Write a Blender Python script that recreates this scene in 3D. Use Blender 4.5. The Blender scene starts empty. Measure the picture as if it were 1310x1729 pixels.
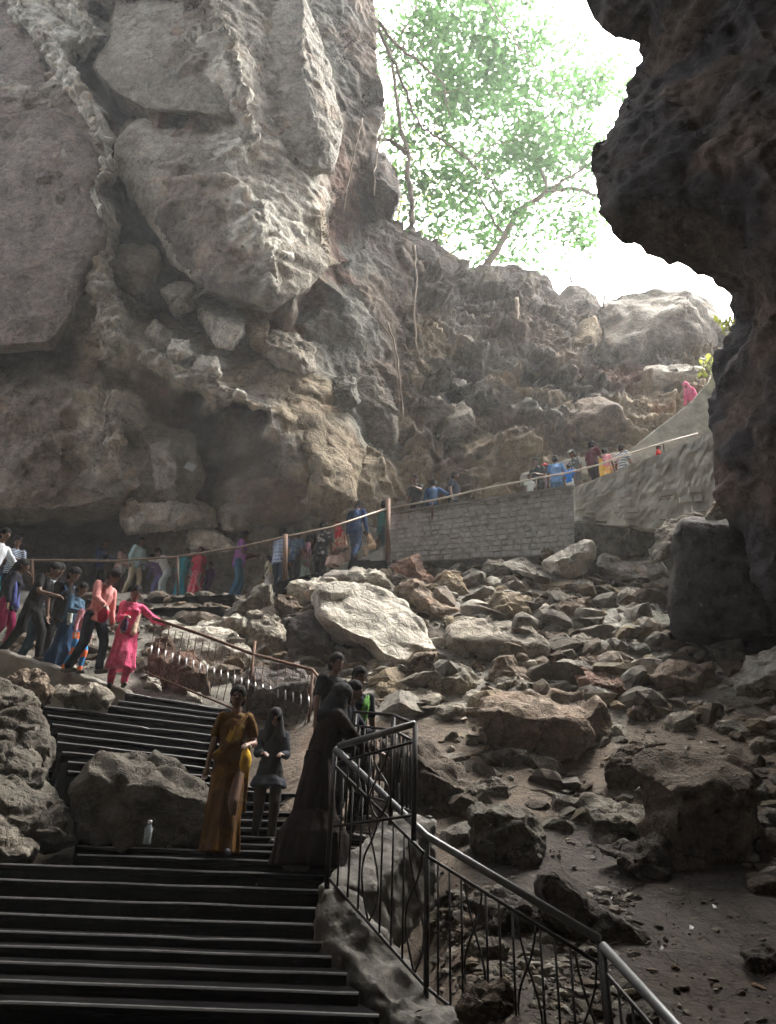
import bpy, bmesh, math, random
import numpy as np
from mathutils import Vector, Matrix, noise
from mathutils.geometry import delaunay_2d_cdt
random.seed(7)
# ------------------------------------------------------------------ camera, sky, sun, exposure
S = bpy.context.scene
COL = S.collection
F_PX, PITCH, ROLL = 1250.0, math.radians(28), math.radians(2)
CAM = Vector((0, 0, 1.6))
FW = Vector((0, math.cos(PITCH), math.sin(PITCH)))
_u0 = Vector((0, -math.sin(PITCH), math.cos(PITCH))); _r0 = Vector((1, 0, 0))
RT = _r0*math.cos(ROLL) + _u0*math.sin(ROLL)
UP = -_r0*math.sin(ROLL) + _u0*math.cos(ROLL)
cd = bpy.data.cameras.new('camera'); cam = bpy.data.objects.new('camera', cd); COL.objects.link(cam)
M = Matrix((RT, UP, -FW)).transposed().to_4x4(); M.translation = CAM
cam.matrix_world = M
cd.sensor_fit = 'VERTICAL'; cd.sensor_height = 36; cd.lens = 36*F_PX/1729
cd.clip_start = 0.05; cd.clip_end = 2000
S.camera = cam
SUN_EL, SUN_AZ = math.radians(60), math.radians(44)      # azimuth from +Y towards +X
w = bpy.data.worlds.new('World'); S.world = w; w.use_nodes = True
nt = w.node_tree; nt.nodes.clear()
sky = nt.nodes.new('ShaderNodeTexSky'); sky.sky_type = 'NISHITA'; sky.sun_disc = False
sky.sun_elevation = SUN_EL; sky.sun_rotation = SUN_AZ
sky.dust_density = 6; sky.air_density = 1.0; sky.ozone_density = 0.4
bg = nt.nodes.new('ShaderNodeBackground'); bg.inputs[1].default_value = 0.15
wo = nt.nodes.new('ShaderNodeOutputWorld')
hs = nt.nodes.new('ShaderNodeHueSaturation'); hs.inputs['Saturation'].default_value = .35
nt.links.new(sky.outputs[0], hs.inputs['Color']); nt.links.new(hs.outputs[0], bg.inputs[0]); nt.links.new(bg.outputs[0], wo.inputs[0])
sl = bpy.data.lights.new('sun', 'SUN'); sl.energy = 2.4; sl.angle = math.radians(36); sl.color = (1.0, 0.94, 0.85)
so = bpy.data.objects.new('sun', sl); COL.objects.link(so)
sv = Vector((math.sin(SUN_AZ)*math.cos(SUN_EL), math.cos(SUN_AZ)*math.cos(SUN_EL), math.sin(SUN_EL)))
so.rotation_euler = sv.to_track_quat('Z', 'Y').to_euler(); so.location = (0, 0, 60)
S.view_settings.view_transform = 'Standard'; S.view_settings.look = 'None'
S.view_settings.exposure = 3.0; S.view_settings.gamma = 1.0
S.cycles.use_denoising = True
S.cycles.max_bounces = 8; S.cycles.diffuse_bounces = 6; S.cycles.volume_bounces = 1
S.cycles.sample_clamp_indirect = 6

# ------------------------------------------------------------------ helpers
def ray(px, py): return RT*((px-655)/F_PX) + UP*((864.5-py)/F_PX) + FW
def at(px, py, Y):
    d = ray(px, py); return CAM + d*(Y/d.y)
def atz(px, py, z):
    d = ray(px, py); return CAM + d*((z-CAM.z)/d.z)
def te(px, py):
    d = ray(px, py); return d.z/d.y
def link(name, me, mat=None, parent=None, smooth=True):
    if isinstance(me, bmesh.types.BMesh):
        bm = me; me = bpy.data.meshes.new(name); bm.to_mesh(me); bm.free()
    o = bpy.data.objects.new(name, me); COL.objects.link(o)
    if mat: me.materials.append(mat)
    if smooth and len(me.polygons): me.polygons.foreach_set('use_smooth', [True]*len(me.polygons))
    if parent: o.parent = parent
    return o
def tag(o, label=None, cat=None, group=None, kind=None):
    if label: o['label'] = label
    if cat: o['category'] = cat
    if group: o['group'] = group
    if kind: o['kind'] = kind
    return o
def empty(name, loc=(0, 0, 0), rz=0):
    o = bpy.data.objects.new(name, None); COL.objects.link(o); o.location = loc; o.rotation_euler.z = rz
    o.empty_display_size = .1
    return o
def hsh(*a):
    s = math.sin(sum(v*k for v, k in zip(a, (12.9898, 78.233, 37.719, 4.581))))*43758.5453
    return s - math.floor(s)

# ------------------------------------------------------------------ materials
def newmat(name):
    m = bpy.data.materials.new(name); m.use_nodes = True
    m.cycles.emission_sampling = 'NONE'
    return m, m.node_tree.nodes, m.node_tree.links, m.node_tree.nodes['Principled BSDF']
def noise_node(N, L, co, scale, detail=5, rough=.6, dist=0):
    n = N.new('ShaderNodeTexNoise'); n.inputs['Scale'].default_value = scale
    n.inputs['Detail'].default_value = detail; n.inputs['Roughness'].default_value = rough
    n.inputs['Distortion'].default_value = dist
    L.new(co, n.inputs['Vector']); return n
def ramp(N, L, src, stops):
    r = N.new('ShaderNodeValToRGB'); e = r.color_ramp.elements
    while len(e) < len(stops): e.new(.5)
    for i, (p, c) in enumerate(stops):
        e[i].position = p; e[i].color = (c[0], c[1], c[2], 1) if not isinstance(c, (int, float)) else (c, c, c, 1)
    L.new(src, r.inputs[0]); return r
def mixc(N, L, f, a, b, mode='MIX'):
    m = N.new('ShaderNodeMix'); m.data_type = 'RGBA'; m.blend_type = mode
    for s, v in ((m.inputs[0], f), (m.inputs[6], a), (m.inputs[7], b)):
        if hasattr(v, 'is_linked'): L.new(v, s)
        elif isinstance(v, (int, float)): s.default_value = v if s == m.inputs[0] else (v, v, v, 1)
        else: s.default_value = (*v[:3], 1)
    return m.outputs[2]
def rock_mat(name, use_attr, bump=.5, wet=.9):
    m, N, L, P = newmat(name)
    geo = N.new('ShaderNodeNewGeometry'); co = geo.outputs['Position']
    if use_attr:
        a = N.new('ShaderNodeAttribute'); a.attribute_name = 'tint'; base = a.outputs['Color']
    else:
        a = N.new('ShaderNodeObjectInfo'); base = a.outputs['Color']
    n1 = noise_node(N, L, co, 1.1, 8, .65, .6)
    n2 = noise_node(N, L, co, 6, 8, .7, .3)
    n3 = noise_node(N, L, co, 38, 5, .7)
    v1 = ramp(N, L, n1.outputs[0], [(.3, .55), (.5, 1.0), (.72, 1.45)])
    v2 = ramp(N, L, n2.outputs[0], [(.28, .5), (.5, 1.0), (.75, 1.5)])
    v3 = ramp(N, L, n3.outputs[0], [(.3, .72), (.7, 1.28)])
    c = mixc(N, L, 1.0, base, v1.outputs[0], 'MULTIPLY')
    c = mixc(N, L, 1.0, c, v2.outputs[0], 'MULTIPLY')
    c = mixc(N, L, 1.0, c, v3.outputs[0], 'MULTIPLY')
    # rusty stains, mossy stains and dark cracks with shapes of their own
    n4 = noise_node(N, L, co, .75, 6, .6, 1.2)
    f4 = ramp(N, L, n4.outputs[0], [(.56, 0.0), (.68, .4)])
    c = mixc(N, L, f4.outputs[0], c, mixc(N, L, 1.0, c, (1.2, .86, .68), 'MULTIPLY'))
    mp = N.new('ShaderNodeMapping'); mp.inputs['Scale'].default_value = (1.6, 1.6, .45); mp.inputs['Location'].default_value = (7, 3, 1)
    L.new(co, mp.inputs[0])
    n5 = noise_node(N, L, mp.outputs[0], .9, 6, .6, .8)
    f5 = ramp(N, L, n5.outputs[0], [(.55, 0.0), (.7, .5)])
    c = mixc(N, L, f5.outputs[0], c, mixc(N, L, 1.0, c, (.88, 1.0, .92), 'MULTIPLY'))
    vo = N.new('ShaderNodeTexVoronoi'); vo.feature = 'DISTANCE_TO_EDGE'; vo.inputs['Scale'].default_value = 1.6
    wv = noise_node(N, L, co, 2.5, 4, .6)
    ad = N.new('ShaderNodeVectorMath'); ad.operation = 'ADD'; L.new(co, ad.inputs[0])
    sc = N.new('ShaderNodeVectorMath'); sc.operation = 'SCALE'; sc.inputs[3].default_value = .7
    L.new(wv.outputs['Color'], sc.inputs[0]); L.new(sc.outputs[0], ad.inputs[1]); L.new(ad.outputs[0], vo.inputs['Vector'])
    crk = ramp(N, L, vo.outputs['Distance'], [(0, .45), (.025, 1.0)])
    c = mixc(N, L, 1.0, c, crk.outputs[0], 'MULTIPLY')
    L.new(c, P.inputs['Base Color'])
    P.inputs['Roughness'].default_value = wet; P.inputs['Specular IOR Level'].default_value = .25
    add = N.new('ShaderNodeMath'); add.operation = 'MULTIPLY_ADD'; add.inputs[1].default_value = .35
    L.new(n3.outputs[0], add.inputs[0]); L.new(n2.outputs[0], add.inputs[2])
    ad2 = N.new('ShaderNodeMath'); ad2.operation = 'MULTIPLY_ADD'; ad2.inputs[1].default_value = .35
    L.new(crk.outputs[0], ad2.inputs[0]); L.new(add.outputs[0], ad2.inputs[2])
    vc = N.new('ShaderNodeTexVoronoi'); vc.inputs['Scale'].default_value = 5.5; vc.inputs['Randomness'].default_value = 1
    L.new(ad.outputs[0], vc.inputs['Vector'])
    ad3 = N.new('ShaderNodeMath'); ad3.operation = 'MULTIPLY_ADD'; ad3.inputs[1].default_value = .5
    L.new(vc.outputs['Distance'], ad3.inputs[0]); L.new(ad2.outputs[0], ad3.inputs[2]); ad2 = ad3
    b = N.new('ShaderNodeBump'); b.inputs['Strength'].default_value = bump; b.inputs['Distance'].default_value = .12
    L.new(ad2.outputs[0], b.inputs['Height']); L.new(b.outputs[0], P.inputs['Normal'])
    return m
M_ROCKA = rock_mat('cave_rock', True, .5)
M_ROCKO = rock_mat('boulder_rock', False, .75)
def plain(name, col, rough=.7, metal=0, var=.25, scale=9, bump=.2, spec=.4):
    m, N, L, P = newmat(name)
    tc = N.new('ShaderNodeTexCoord'); n = noise_node(N, L, tc.outputs['Object'], scale, 6, .65)
    r = ramp(N, L, n.outputs[0], [(.3, 1-var), (.7, 1+var)])
    c = mixc(N, L, 1.0, col, r.outputs[0], 'MULTIPLY'); L.new(c, P.inputs['Base Color'])
    P.inputs['Roughness'].default_value = rough; P.inputs['Metallic'].default_value = metal
    P.inputs['Specular IOR Level'].default_value = spec
    if bump:
        b = N.new('ShaderNodeBump'); b.inputs['Strength'].default_value = bump; b.inputs['Distance'].default_value = .03
        L.new(n.outputs[0], b.inputs['Height']); L.new(b.outputs[0], P.inputs['Normal'])
    return m
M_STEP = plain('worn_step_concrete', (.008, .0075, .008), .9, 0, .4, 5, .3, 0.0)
M_NOSE = plain('highlight_step_edge', (.075, .075, .075), .4, 0, .35, 7, .2)  # paler tone paints the highlight along the step edges
M_CONC = plain('rough_concrete', (.24, .23, .2), .85, 0, .35, 3, .6)
M_MORTAR = plain('grey_masonry', (.46, .47, .46), .9, 0, .35, 6, .7)
M_JOINT = plain('dark_mortar_joints', (.40, .40, .38), .95, 0, .4, 6, .7)
M_PLASTER = plain('pale_plaster', (.50, .49, .42), .9, 0, .42, 2.2, .8)
M_STEEL = plain('polished_pipe', (.13, .135, .14), .5, .6, .15, 20, .05)
M_IRON = plain('dark_painted_iron', (.010, .009, .009), .5, .1, .3, 30, .1)
M_RUST = plain('rusty_iron', (.13, .07, .045), .7, .3, .4, 20, .3)
M_KERB = plain('weathered_kerb_stone', (.085, .08, .07), .85, 0, .5, 4, .9)
M_EARTH = None

# ------------------------------------------------------------------ relief masses: control points px,py,Y,tint
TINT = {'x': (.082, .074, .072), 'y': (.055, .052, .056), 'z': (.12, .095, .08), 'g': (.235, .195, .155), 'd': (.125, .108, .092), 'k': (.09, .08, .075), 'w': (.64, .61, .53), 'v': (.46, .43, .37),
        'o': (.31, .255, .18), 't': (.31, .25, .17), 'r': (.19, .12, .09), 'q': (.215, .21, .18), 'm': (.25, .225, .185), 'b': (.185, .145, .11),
        'f': (.17, .14, .12)}
def parse(s):
    out = []
    for a in s.replace('\n', ';').split(';'):
        a = a.split()
        if len(a) >= 3: out.append((float(a[0]), float(a[1]), float(a[2]), a[3] if len(a) > 3 else 'g'))
    return out
def displace(bm, amp_lo, amp_cell, amp_hi, cell=.9, seed=0, strata=1.0, soft=True):
    bm.normal_update()
    off = Vector((seed*13.1, seed*7.7, seed*3.3))
    new = []
    for v in bm.verts:
        p = v.co + off
        d = amp_lo*noise.fractal(p*.45, 1.0, 2.0, 3)
        q = Vector((p.x*cell, p.y*cell, p.z*cell*strata)) + .35*noise.noise_vector(p*1.1)
        if amp_cell:
            ds, ps = noise.voronoi(q)
            s = ps[0]; r1 = hsh(s.x, s.y, s.z); r2 = hsh(s.y, s.z, s.x)-.5; r3 = hsh(s.z, s.x, s.y)-.5; r4 = hsh(s.x+1, s.z, s.y)-.5
            f = q - s
            dd = (r1-.5)*1.0 + 1.5*(f.x*r2 + f.z*r3 + f.y*r4)
            edge = min(1.0, (ds[1]-ds[0])*(3.2 if soft else 7)); edge = edge*edge*(3-2*edge)
            d += amp_cell*(dd*edge - .28*(1-edge))
            q2 = q*2.7 + Vector((5, 1, 9)); ds, ps = noise.voronoi(q2); s = ps[0]
            r1 = hsh(s.x, s.y, s.z); r2 = hsh(s.y, s.z, s.x)-.5; r3 = hsh(s.z, s.x, s.y)-.5
            f = q2 - s; edge = min(1.0, (ds[1]-ds[0])*4)
            edge = edge*edge*(3-2*edge)
            d += amp_cell*.36*(((r1-.5) + 1.5*(f.x*r2+f.z*r3))*edge - .2*(1-edge))
        d += amp_hi*noise.fractal(p*3.2, .8, 2.1, 5)
        new.append(v.co + v.normal*d)
    for v, c in zip(bm.verts, new): v.co = c
    if soft: bmesh.ops.smooth_vert(bm, verts=[v for v in bm.verts if not v.is_boundary], factor=.35, use_axis_x=True, use_axis_y=True, use_axis_z=True)
def refine(bm, edge, iters=9):
    for _ in range(iters):
        es = [e for e in bm.edges if e.calc_length() > edge]
        if not es: break
        bmesh.ops.subdivide_edges(bm, edges=es, cuts=1, use_grid_fill=True)
        bmesh.ops.triangulate(bm, faces=[f for f in bm.faces if len(f.verts) > 3])
def wy(Y):      # the left wall stands back behind the queue
    return 18.4-(18.4-Y)*.6 if Y < 18.4 else Y
def relief(name, boundary, inner, push, edge=.14, disp=(.2, .25, .08), cell=.9, seed=1, smooth=2, mat=None, constraints=(), coarse_back=True):
    B = parse(boundary); I = parse(inner); P = B + I
    if name == 'cave_wall': P = [(p[0], p[1], wy(p[2]), p[3]) for p in P]
    n = len(B)
    edges = [(i, (i+1) % n) for i in range(n)]
    idx = {}
    for i, p in enumerate(P): idx[(p[0], p[1])] = i
    for c in constraints:
        c = [float(t) for t in c.split()]; pts = [(c[i], c[i+1]) for i in range(0, len(c), 2)]
        edges += [(idx[a], idx[b]) for a, b in zip(pts, pts[1:])]
    vs, es, fs, ov, oe, of = delaunay_2d_cdt([Vector((p[0], -p[1])) for p in P], edges, [], 1, 1e-4)
    bm = bmesh.new(); cl = bm.verts.layers.float_color.new('tint')
    V = []
    for i, v in enumerate(vs):
        if ov[i]: p = P[ov[i][0]]
        else:     # crossing point: nearest
            p = min(P, key=lambda a: (a[0]-v.x)**2 + (a[1]+v.y)**2)
        b = bm.verts.new(at(v.x, -v.y, p[2])); b[cl] = (*TINT[p[3]], 1); V.append(b)
    for f in fs:
        try: bm.faces.new([V[i] for i in f])
        except ValueError: pass
    bmesh.ops.recalc_face_normals(bm, faces=bm.faces)
    s = sum((f.normal.dot(CAM-f.calc_center_median())) for f in bm.faces)
    if s < 0: bmesh.ops.reverse_faces(bm, faces=bm.faces)
    refine(bm, edge)
    for _ in range(smooth): bmesh.ops.smooth_vert(bm, verts=[v for v in bm.verts if not v.is_boundary], factor=.5, use_axis_x=True, use_axis_y=True, use_axis_z=True)
    displace(bm, *disp, cell=cell, seed=seed, soft=name != 'cliff', strata=1.5 if name == 'cliff' else 1)
    # mineral colours in patches round control points; lit ridges painted paler, shaded recesses darker
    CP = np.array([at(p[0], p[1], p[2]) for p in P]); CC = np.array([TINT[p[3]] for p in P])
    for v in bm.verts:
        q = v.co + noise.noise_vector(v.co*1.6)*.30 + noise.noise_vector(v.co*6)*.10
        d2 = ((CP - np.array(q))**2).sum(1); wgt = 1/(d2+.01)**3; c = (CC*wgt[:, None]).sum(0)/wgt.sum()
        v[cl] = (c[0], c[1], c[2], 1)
    # solid: skirt and rough back
    bnd = [e for e in bm.edges if e.is_boundary]
    push = Vector(push)
    for k in range(2):
        r = bmesh.ops.extrude_edge_only(bm, edges=bnd)
        nv = [g for g in r['geom'] if isinstance(g, bmesh.types.BMVert)]
        for v in nv: v.co += (v.co-CAM)*.22 + push*.5 + Vector((random.uniform(-.1, .1),)*3)
        bnd = [g for g in r['geom'] if isinstance(g, bmesh.types.BMEdge) and g.is_boundary]
    bmesh.ops.contextual_create(bm, geom=bnd)
    bmesh.ops.triangulate(bm, faces=[f for f in bm.faces if len(f.verts) > 4])
    return link(name, bm, mat or M_ROCKA)

# ------------------------------------------------------------------ ground
PROF = [(-14, -1.2), (0, 0.0), (2, .1), (4, .5), (5.2, .95), (6.3, 1.33), (7.3, 1.75), (8.4, 2.3), (9.6, 3.05), (10.9, 3.95), (12.3, 5.2), (14, 6.9), (15.8, 8.4), (16.4, 8.8), (20, 9.3), (40, 10)]
def prof(y):
    for (a, za), (b, zb) in zip(PROF, PROF[1:]):
        if a <= y <= b: return za + (zb-za)*(y-a)/(b-a)
    return PROF[0][1] if y < PROF[0][0] else PROF[-1][1]
def ground_z(x, y):
    z = prof(y)
    if x < .7 and y < 8.3:
        z -= .55*min(1, (.7-x)/.5)*min(1, (8.3-y)/.8)
    if x < -.9 and 8 < y < 15.5: z -= .35*min(1, (-.9-x)/.8)
    if x < 0 and y > 13.6: z = min(z, 7.3 + max(0, (x+2.6))*.45)
    if y < 12: z += .35*max(0, x-2.6)*.25
    return z
def ground_y(px, py):           # distance at which the view ray meets the slope
    lo = None; y = 3.0; d = ray(px, py)
    while y < 18:
        p = CAM + d*(y/d.y)
        if p.z <= ground_z(p.x, y): return y
        y += .04
    return 17.5 if d.z > 0 else 17.5
bm = bmesh.new(); cl = bm.verts.layers.float_color.new('tint')
xs = np.arange(-17, 17.01, .16); ys = np.concatenate([np.arange(-14, 3, .5), np.arange(3, 17.5, .13), np.arange(17.5, 40, .8)])
G = []
for y in ys:
    row = []
    for x in xs:
        z = ground_z(x, y); p = Vector((x, y, z))
        rub = min(1, max(.12, (y-6.8)/2.0)) if x > .8 else 1
        rub2 = min(1, max(0, (y-8)/2))
        if x > -1 or y > 8:
            z += .10*rub*noise.fractal(p*1.2, 1, 2, 4) + .05*(1-rub)*noise.fractal(p*2.5, .6, 2, 5)
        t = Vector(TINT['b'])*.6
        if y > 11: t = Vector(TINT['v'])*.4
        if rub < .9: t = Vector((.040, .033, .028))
        v = bm.verts.new((x, y, z)); v[cl] = (*t, 1); row.append(v)
    G.append(row)
for a, b in zip(G, G[1:]):
    for i in range(len(xs)-1): bm.faces.new((a[i], a[i+1], b[i+1], b[i]))
tag(link('ground', bm, M_ROCKA), kind='structure')

# ------------------------------------------------------------------ left cave wall
LB = """-600 -330 13 g; -300 -330 12.5 g; 60 -330 11.6 g; 340 -330 11.4 v; 430 -330 12.5 v; 540 -330 14.5 q; 650 -330 16.5 b
628 -40 17.5 b; 640 40 17.8 b; 633 120 18 b; 652 165 18.1 d; 655 195 18.2 d; 640 222 18.3 b; 634 250 18.6 b; 660 285 18.8 d; 674 325 19 d; 662 375 19.2 d; 690 400 19.8 b
700 560 20 b; 700 700 19.4 t; 700 860 18.9 o; 700 1030 18.3 v; 300 1040 18.5 m; -100 1040 18.5 d; -600 1060 18.5 d; -600 400 13.5 g"""
LI = """-300 100 11.8 f; -300 500 12.8 f; 0 20 12.4 f; 0 200 12.3 f; 0 400 12.5 f; 0 560 13.1 f; 0 700 13.3 g; 0 858 14.0 g; -300 860 14.2 g; -300 700 13.6 g
40 62 12.5 f; 75 95 12.55 f; 110 165 12.6 g; 130 205 12.65 g; 172 240 12.8 g; 176 285 12.9 g; 150 330 13.05 g; 162 345 13.1 g; 172 400 13.2 g; 142 450 13.3 g; 150 520 13.45 g; 165 612 13.6 g
100 300 12.3 f; 80 450 12.6 f; 60 540 12.9 f; 90 600 13.7 d; 0 590 13.6 d; 60 612 13.5 d
30 8 12.9 w; 62 50 12.9 w; 110 108 13.0 w; 135 165 13.1 w; 160 200 13.3 w; 190 240 13.3 w; 184 285 13.5 v; 163 315 13.6 v; 178 350 13.6 w; 182 390 13.7 w; 176 440 13.8 w; 186 480 14.0 w; 200 530 14.2 w; 205 580 14.3 w
60 -20 13.4 v; 100 -20 12.9 w; 150 -10 13.0 w; 166 0 13.4 v; 158 60 13.3 w; 147 80 13.3 w; 118 66 13.0 w; 95 30 13.2 v; 128 92 14.5 d
172 20 15.5 k; 165 80 15.8 k; 130 112 15.6 k; 158 145 15.8 k; 205 200 16.2 k; 222 192 15.6 d
192 60 14.0 g; 185 130 13.8 g; 205 20 13.6 g; 230 180 13.3 g; 270 190 13.2 r; 330 190 12.8 r; 360 205 12.9 g; 395 205 12.8 v
250 60 12.9 r; 300 100 12.3 g; 260 130 12.9 b; 340 0 11.9 g; 370 60 11.9 v; 395 120 12.0 w; 402 180 12.2 w; 420 235 12.5 w
400 0 12.6 v; 430 60 12.9 v; 440 140 13.2 v; 465 190 13.8 v; 455 0 13.5 m; 480 60 14.2 t; 500 -60 14.3 v
240 205 14.2 d; 300 205 13.9 d; 350 215 13.6 g; 200 230 14.9 g; 190 275 15.4 k; 250 250 13.6 g; 320 230 12.9 g; 380 225 12.7 v; 398 262 12.4 w; 408 330 12.2 w; 440 392 12.2 w; 460 440 12.4 v; 456 512 12.8 m
290 330 12.9 g; 350 350 12.5 g; 340 430 12.7 g; 400 460 12.6 g; 280 380 13.5 d; 300 445 13.6 d; 350 490 13.4 d; 400 505 13.2 d
430 250 12.9 v; 470 262 13.4 v; 500 290 13.8 w; 520 310 14.0 w; 450 330 12.7 w; 480 380 13.0 w; 510 420 13.5 w; 530 340 14.1 w; 545 360 14.4 o; 556 450 14.9 o; 500 492 13.9 m; 480 470 13.4 m; 530 460 14.4 m
200 320 15.7 k; 230 370 16.3 k; 260 420 16.8 k; 300 465 17.0 d; 350 506 17.0 d; 400 522 17.0 r; 455 532 17.1 r; 520 500 17.4 r; 565 455 17.5 r
205 400 16.2 d; 215 450 16.2 m; 250 500 16.4 m; 220 520 15.8 v; 300 530 16.6 b; 350 560 16.5 m; 420 580 16.6 m; 480 560 16.9 r; 540 560 17.4 q
175 585 13.7 w; 215 600 13.9 w; 262 615 14.0 w; 300 640 14.05 w; 350 655 14.1 w; 385 668 14.1 v; 452 688 14.2 v; 230 560 15.0 w; 280 590 15.1 v; 340 625 15.2 v; 400 640 15.3 o; 450 640 15.4 o; 500 640 15.9 o; 545 660 16.4 o
190 628 14.5 m; 260 650 15.0 g; 330 672 15.3 k; 400 684 15.3 k; 445 700 14.9 k; 330 720 16.0 k; 400 730 15.9 d; 290 700 15.8 d; 350 770 16.0 d; 440 760 15.2 d; 330 800 16.2 k
170 700 14.4 w; 195 680 14.6 w; 180 760 14.6 v; 205 800 14.9 v; 100 700 13.5 g; 100 800 13.9 g; 200 840 14.6 m; 250 750 15.4 m; 280 800 15.5 m; 210 862 15.6 g; 100 862 14.3 g; 30 872 14.4 g
460 720 14.6 v; 480 700 14.7 o; 500 760 14.8 m; 525 805 14.9 o; 522 850 15.3 v; 450 830 15.2 d; 400 860 15.8 m; 480 870 15.6 d; 560 760 15.8 o; 600 820 16.6 o; 570 860 16.8 o; 640 800 17.3 o; 640 850 17.5 o
540 560 17.4 q; 570 620 17.6 q; 600 560 18.0 q; 580 500 17.7 q; 600 680 18.0 q; 620 740 18.1 q; 650 640 18.9 b; 640 500 19.0 b; 600 440 18.3 q
560 380 16.9 r; 590 320 17.3 r; 560 250 16.2 r; 540 170 15.4 m; 500 210 14.7 m; 520 110 14.6 q; 560 100 15.6 q; 600 60 16.6 b; 610 180 17.2 d; 610 260 17.7 b; 630 350 18.3 d; 570 20 15.6 q; 530 0 14.9 q
0 900 18.0 k; 100 900 18.2 k; 200 905 18.0 k; 250 880 16.8 m; 300 920 16.8 v; 350 900 16.9 m; 400 930 17.4 v; 450 940 17.6 v; 520 920 17.7 v; 600 900 18.0 v; 350 980 18.0 v; 200 980 18.4 k; 0 980 18.4 k"""
tag(relief('cave_wall', LB, LI, (-1.6, 0, 0),   .095, (.10, .28, .06), .42, 1, 0,
    constraints=["40 62 75 95 110 165 130 205 172 240 176 285 150 330 162 345 172 400 142 450 150 520 165 612",
                 "30 8 62 50 110 108 135 165 160 200 190 240 184 285 163 315 178 350 182 390 176 440 186 480 200 530 205 580",
                 "340 0 370 60 395 120 402 180 420 235", "398 262 408 330 440 392 460 440 456 512",
                 "175 585 215 600 262 615 300 640 350 655 385 668 452 688 460 720 480 700", "280 380 300 445 350 490 400 505 456 512 500 492 530 460 556 450",
                 "470 262 500 290 520 310 530 340 545 360 556 450", "0 858 100 862 210 862", "452 688 460 720 500 760 525 805 522 850"]), kind='structure')

# ------------------------------------------------------------------ back slope under the opening
KB = """540 330 21 b; 640 330 21.5 b; 665 380 21.8 b; 700 398 22 m; 738 416 22.3 m; 775 448 22.6 m; 800 462 23 m; 870 470 23.4 m; 940 500 23.8 m; 1010 520 24 m; 1100 530 24.2 m; 1235 560 24.2 m; 1500 560 23 b
1500 980 18.6 b; 1200 900 18.3 b; 950 920 18.3 o; 700 960 18.2 o; 540 990 18.6 b"""
KI = """700 450 20.6 b; 660 470 20.0 d; 740 470 20.9 d; 680 540 19.7 b; 730 560 20.0 t; 790 560 20.5 m; 780 510 21.4 d; 850 560 20.8 b; 900 560 21.2 b; 850 600 20.2 m
700 620 19.3 t; 690 700 19.0 b; 740 640 19.6 d; 760 660 20.3 k; 800 660 19.5 q; 850 660 19.5 m; 900 600 20.5 d; 930 640 20.4 d; 880 640 19.7 o; 920 680 19.4 q; 960 620 20.8 b; 960 680 19.8 o
740 700 18.8 m; 800 720 19.1 o; 870 720 19.0 b; 830 780 18.6 o; 760 780 18.5 b; 700 790 18.4 o; 900 760 18.7 o; 950 750 18.9 b; 1000 720 19.4 m; 1060 700 19.6 o; 1100 680 20 o; 1060 640 21.2 r; 1000 660 20.6 d; 1150 670 20.2 o; 1040 760 19 o; 1130 640 21 k; 1010 590 22.4 m; 1200 650 20.5 t; 1250 600 21.5 t; 720 850 18.4 b; 850 830 18.5 o; 1000 820 18.6 o; 1150 780 18.8 o"""
tag(relief('cliff', KB, KI, (0, 1, -1.5), .12, (.3, .62, .16), .8, 3, 0), kind='structure')

# ------------------------------------------------------------------ right cave wall and roof
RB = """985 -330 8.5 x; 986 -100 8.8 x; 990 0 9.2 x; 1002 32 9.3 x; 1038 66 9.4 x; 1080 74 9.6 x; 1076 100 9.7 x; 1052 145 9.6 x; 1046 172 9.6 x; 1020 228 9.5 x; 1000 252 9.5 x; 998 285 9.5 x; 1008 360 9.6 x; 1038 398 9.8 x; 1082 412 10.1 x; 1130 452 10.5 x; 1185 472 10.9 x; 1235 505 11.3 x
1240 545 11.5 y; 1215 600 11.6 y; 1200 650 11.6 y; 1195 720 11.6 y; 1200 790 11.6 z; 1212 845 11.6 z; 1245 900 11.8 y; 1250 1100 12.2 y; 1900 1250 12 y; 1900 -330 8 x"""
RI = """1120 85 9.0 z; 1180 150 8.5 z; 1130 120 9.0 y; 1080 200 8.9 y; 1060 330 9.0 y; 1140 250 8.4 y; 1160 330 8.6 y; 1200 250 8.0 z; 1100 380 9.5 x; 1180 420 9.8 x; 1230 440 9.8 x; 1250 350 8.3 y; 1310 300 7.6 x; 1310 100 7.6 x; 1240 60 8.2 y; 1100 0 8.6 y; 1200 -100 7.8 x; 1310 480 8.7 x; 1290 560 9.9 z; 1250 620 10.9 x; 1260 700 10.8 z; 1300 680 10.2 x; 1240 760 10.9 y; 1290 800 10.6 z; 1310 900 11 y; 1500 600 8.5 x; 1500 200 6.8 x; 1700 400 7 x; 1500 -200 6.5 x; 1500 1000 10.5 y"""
tag(relief('cave_side_wall', RB, RI, (2.2, 0, 1.2), .12, (.16, .22, .09), .7, 5, 1), kind='structure')

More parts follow.
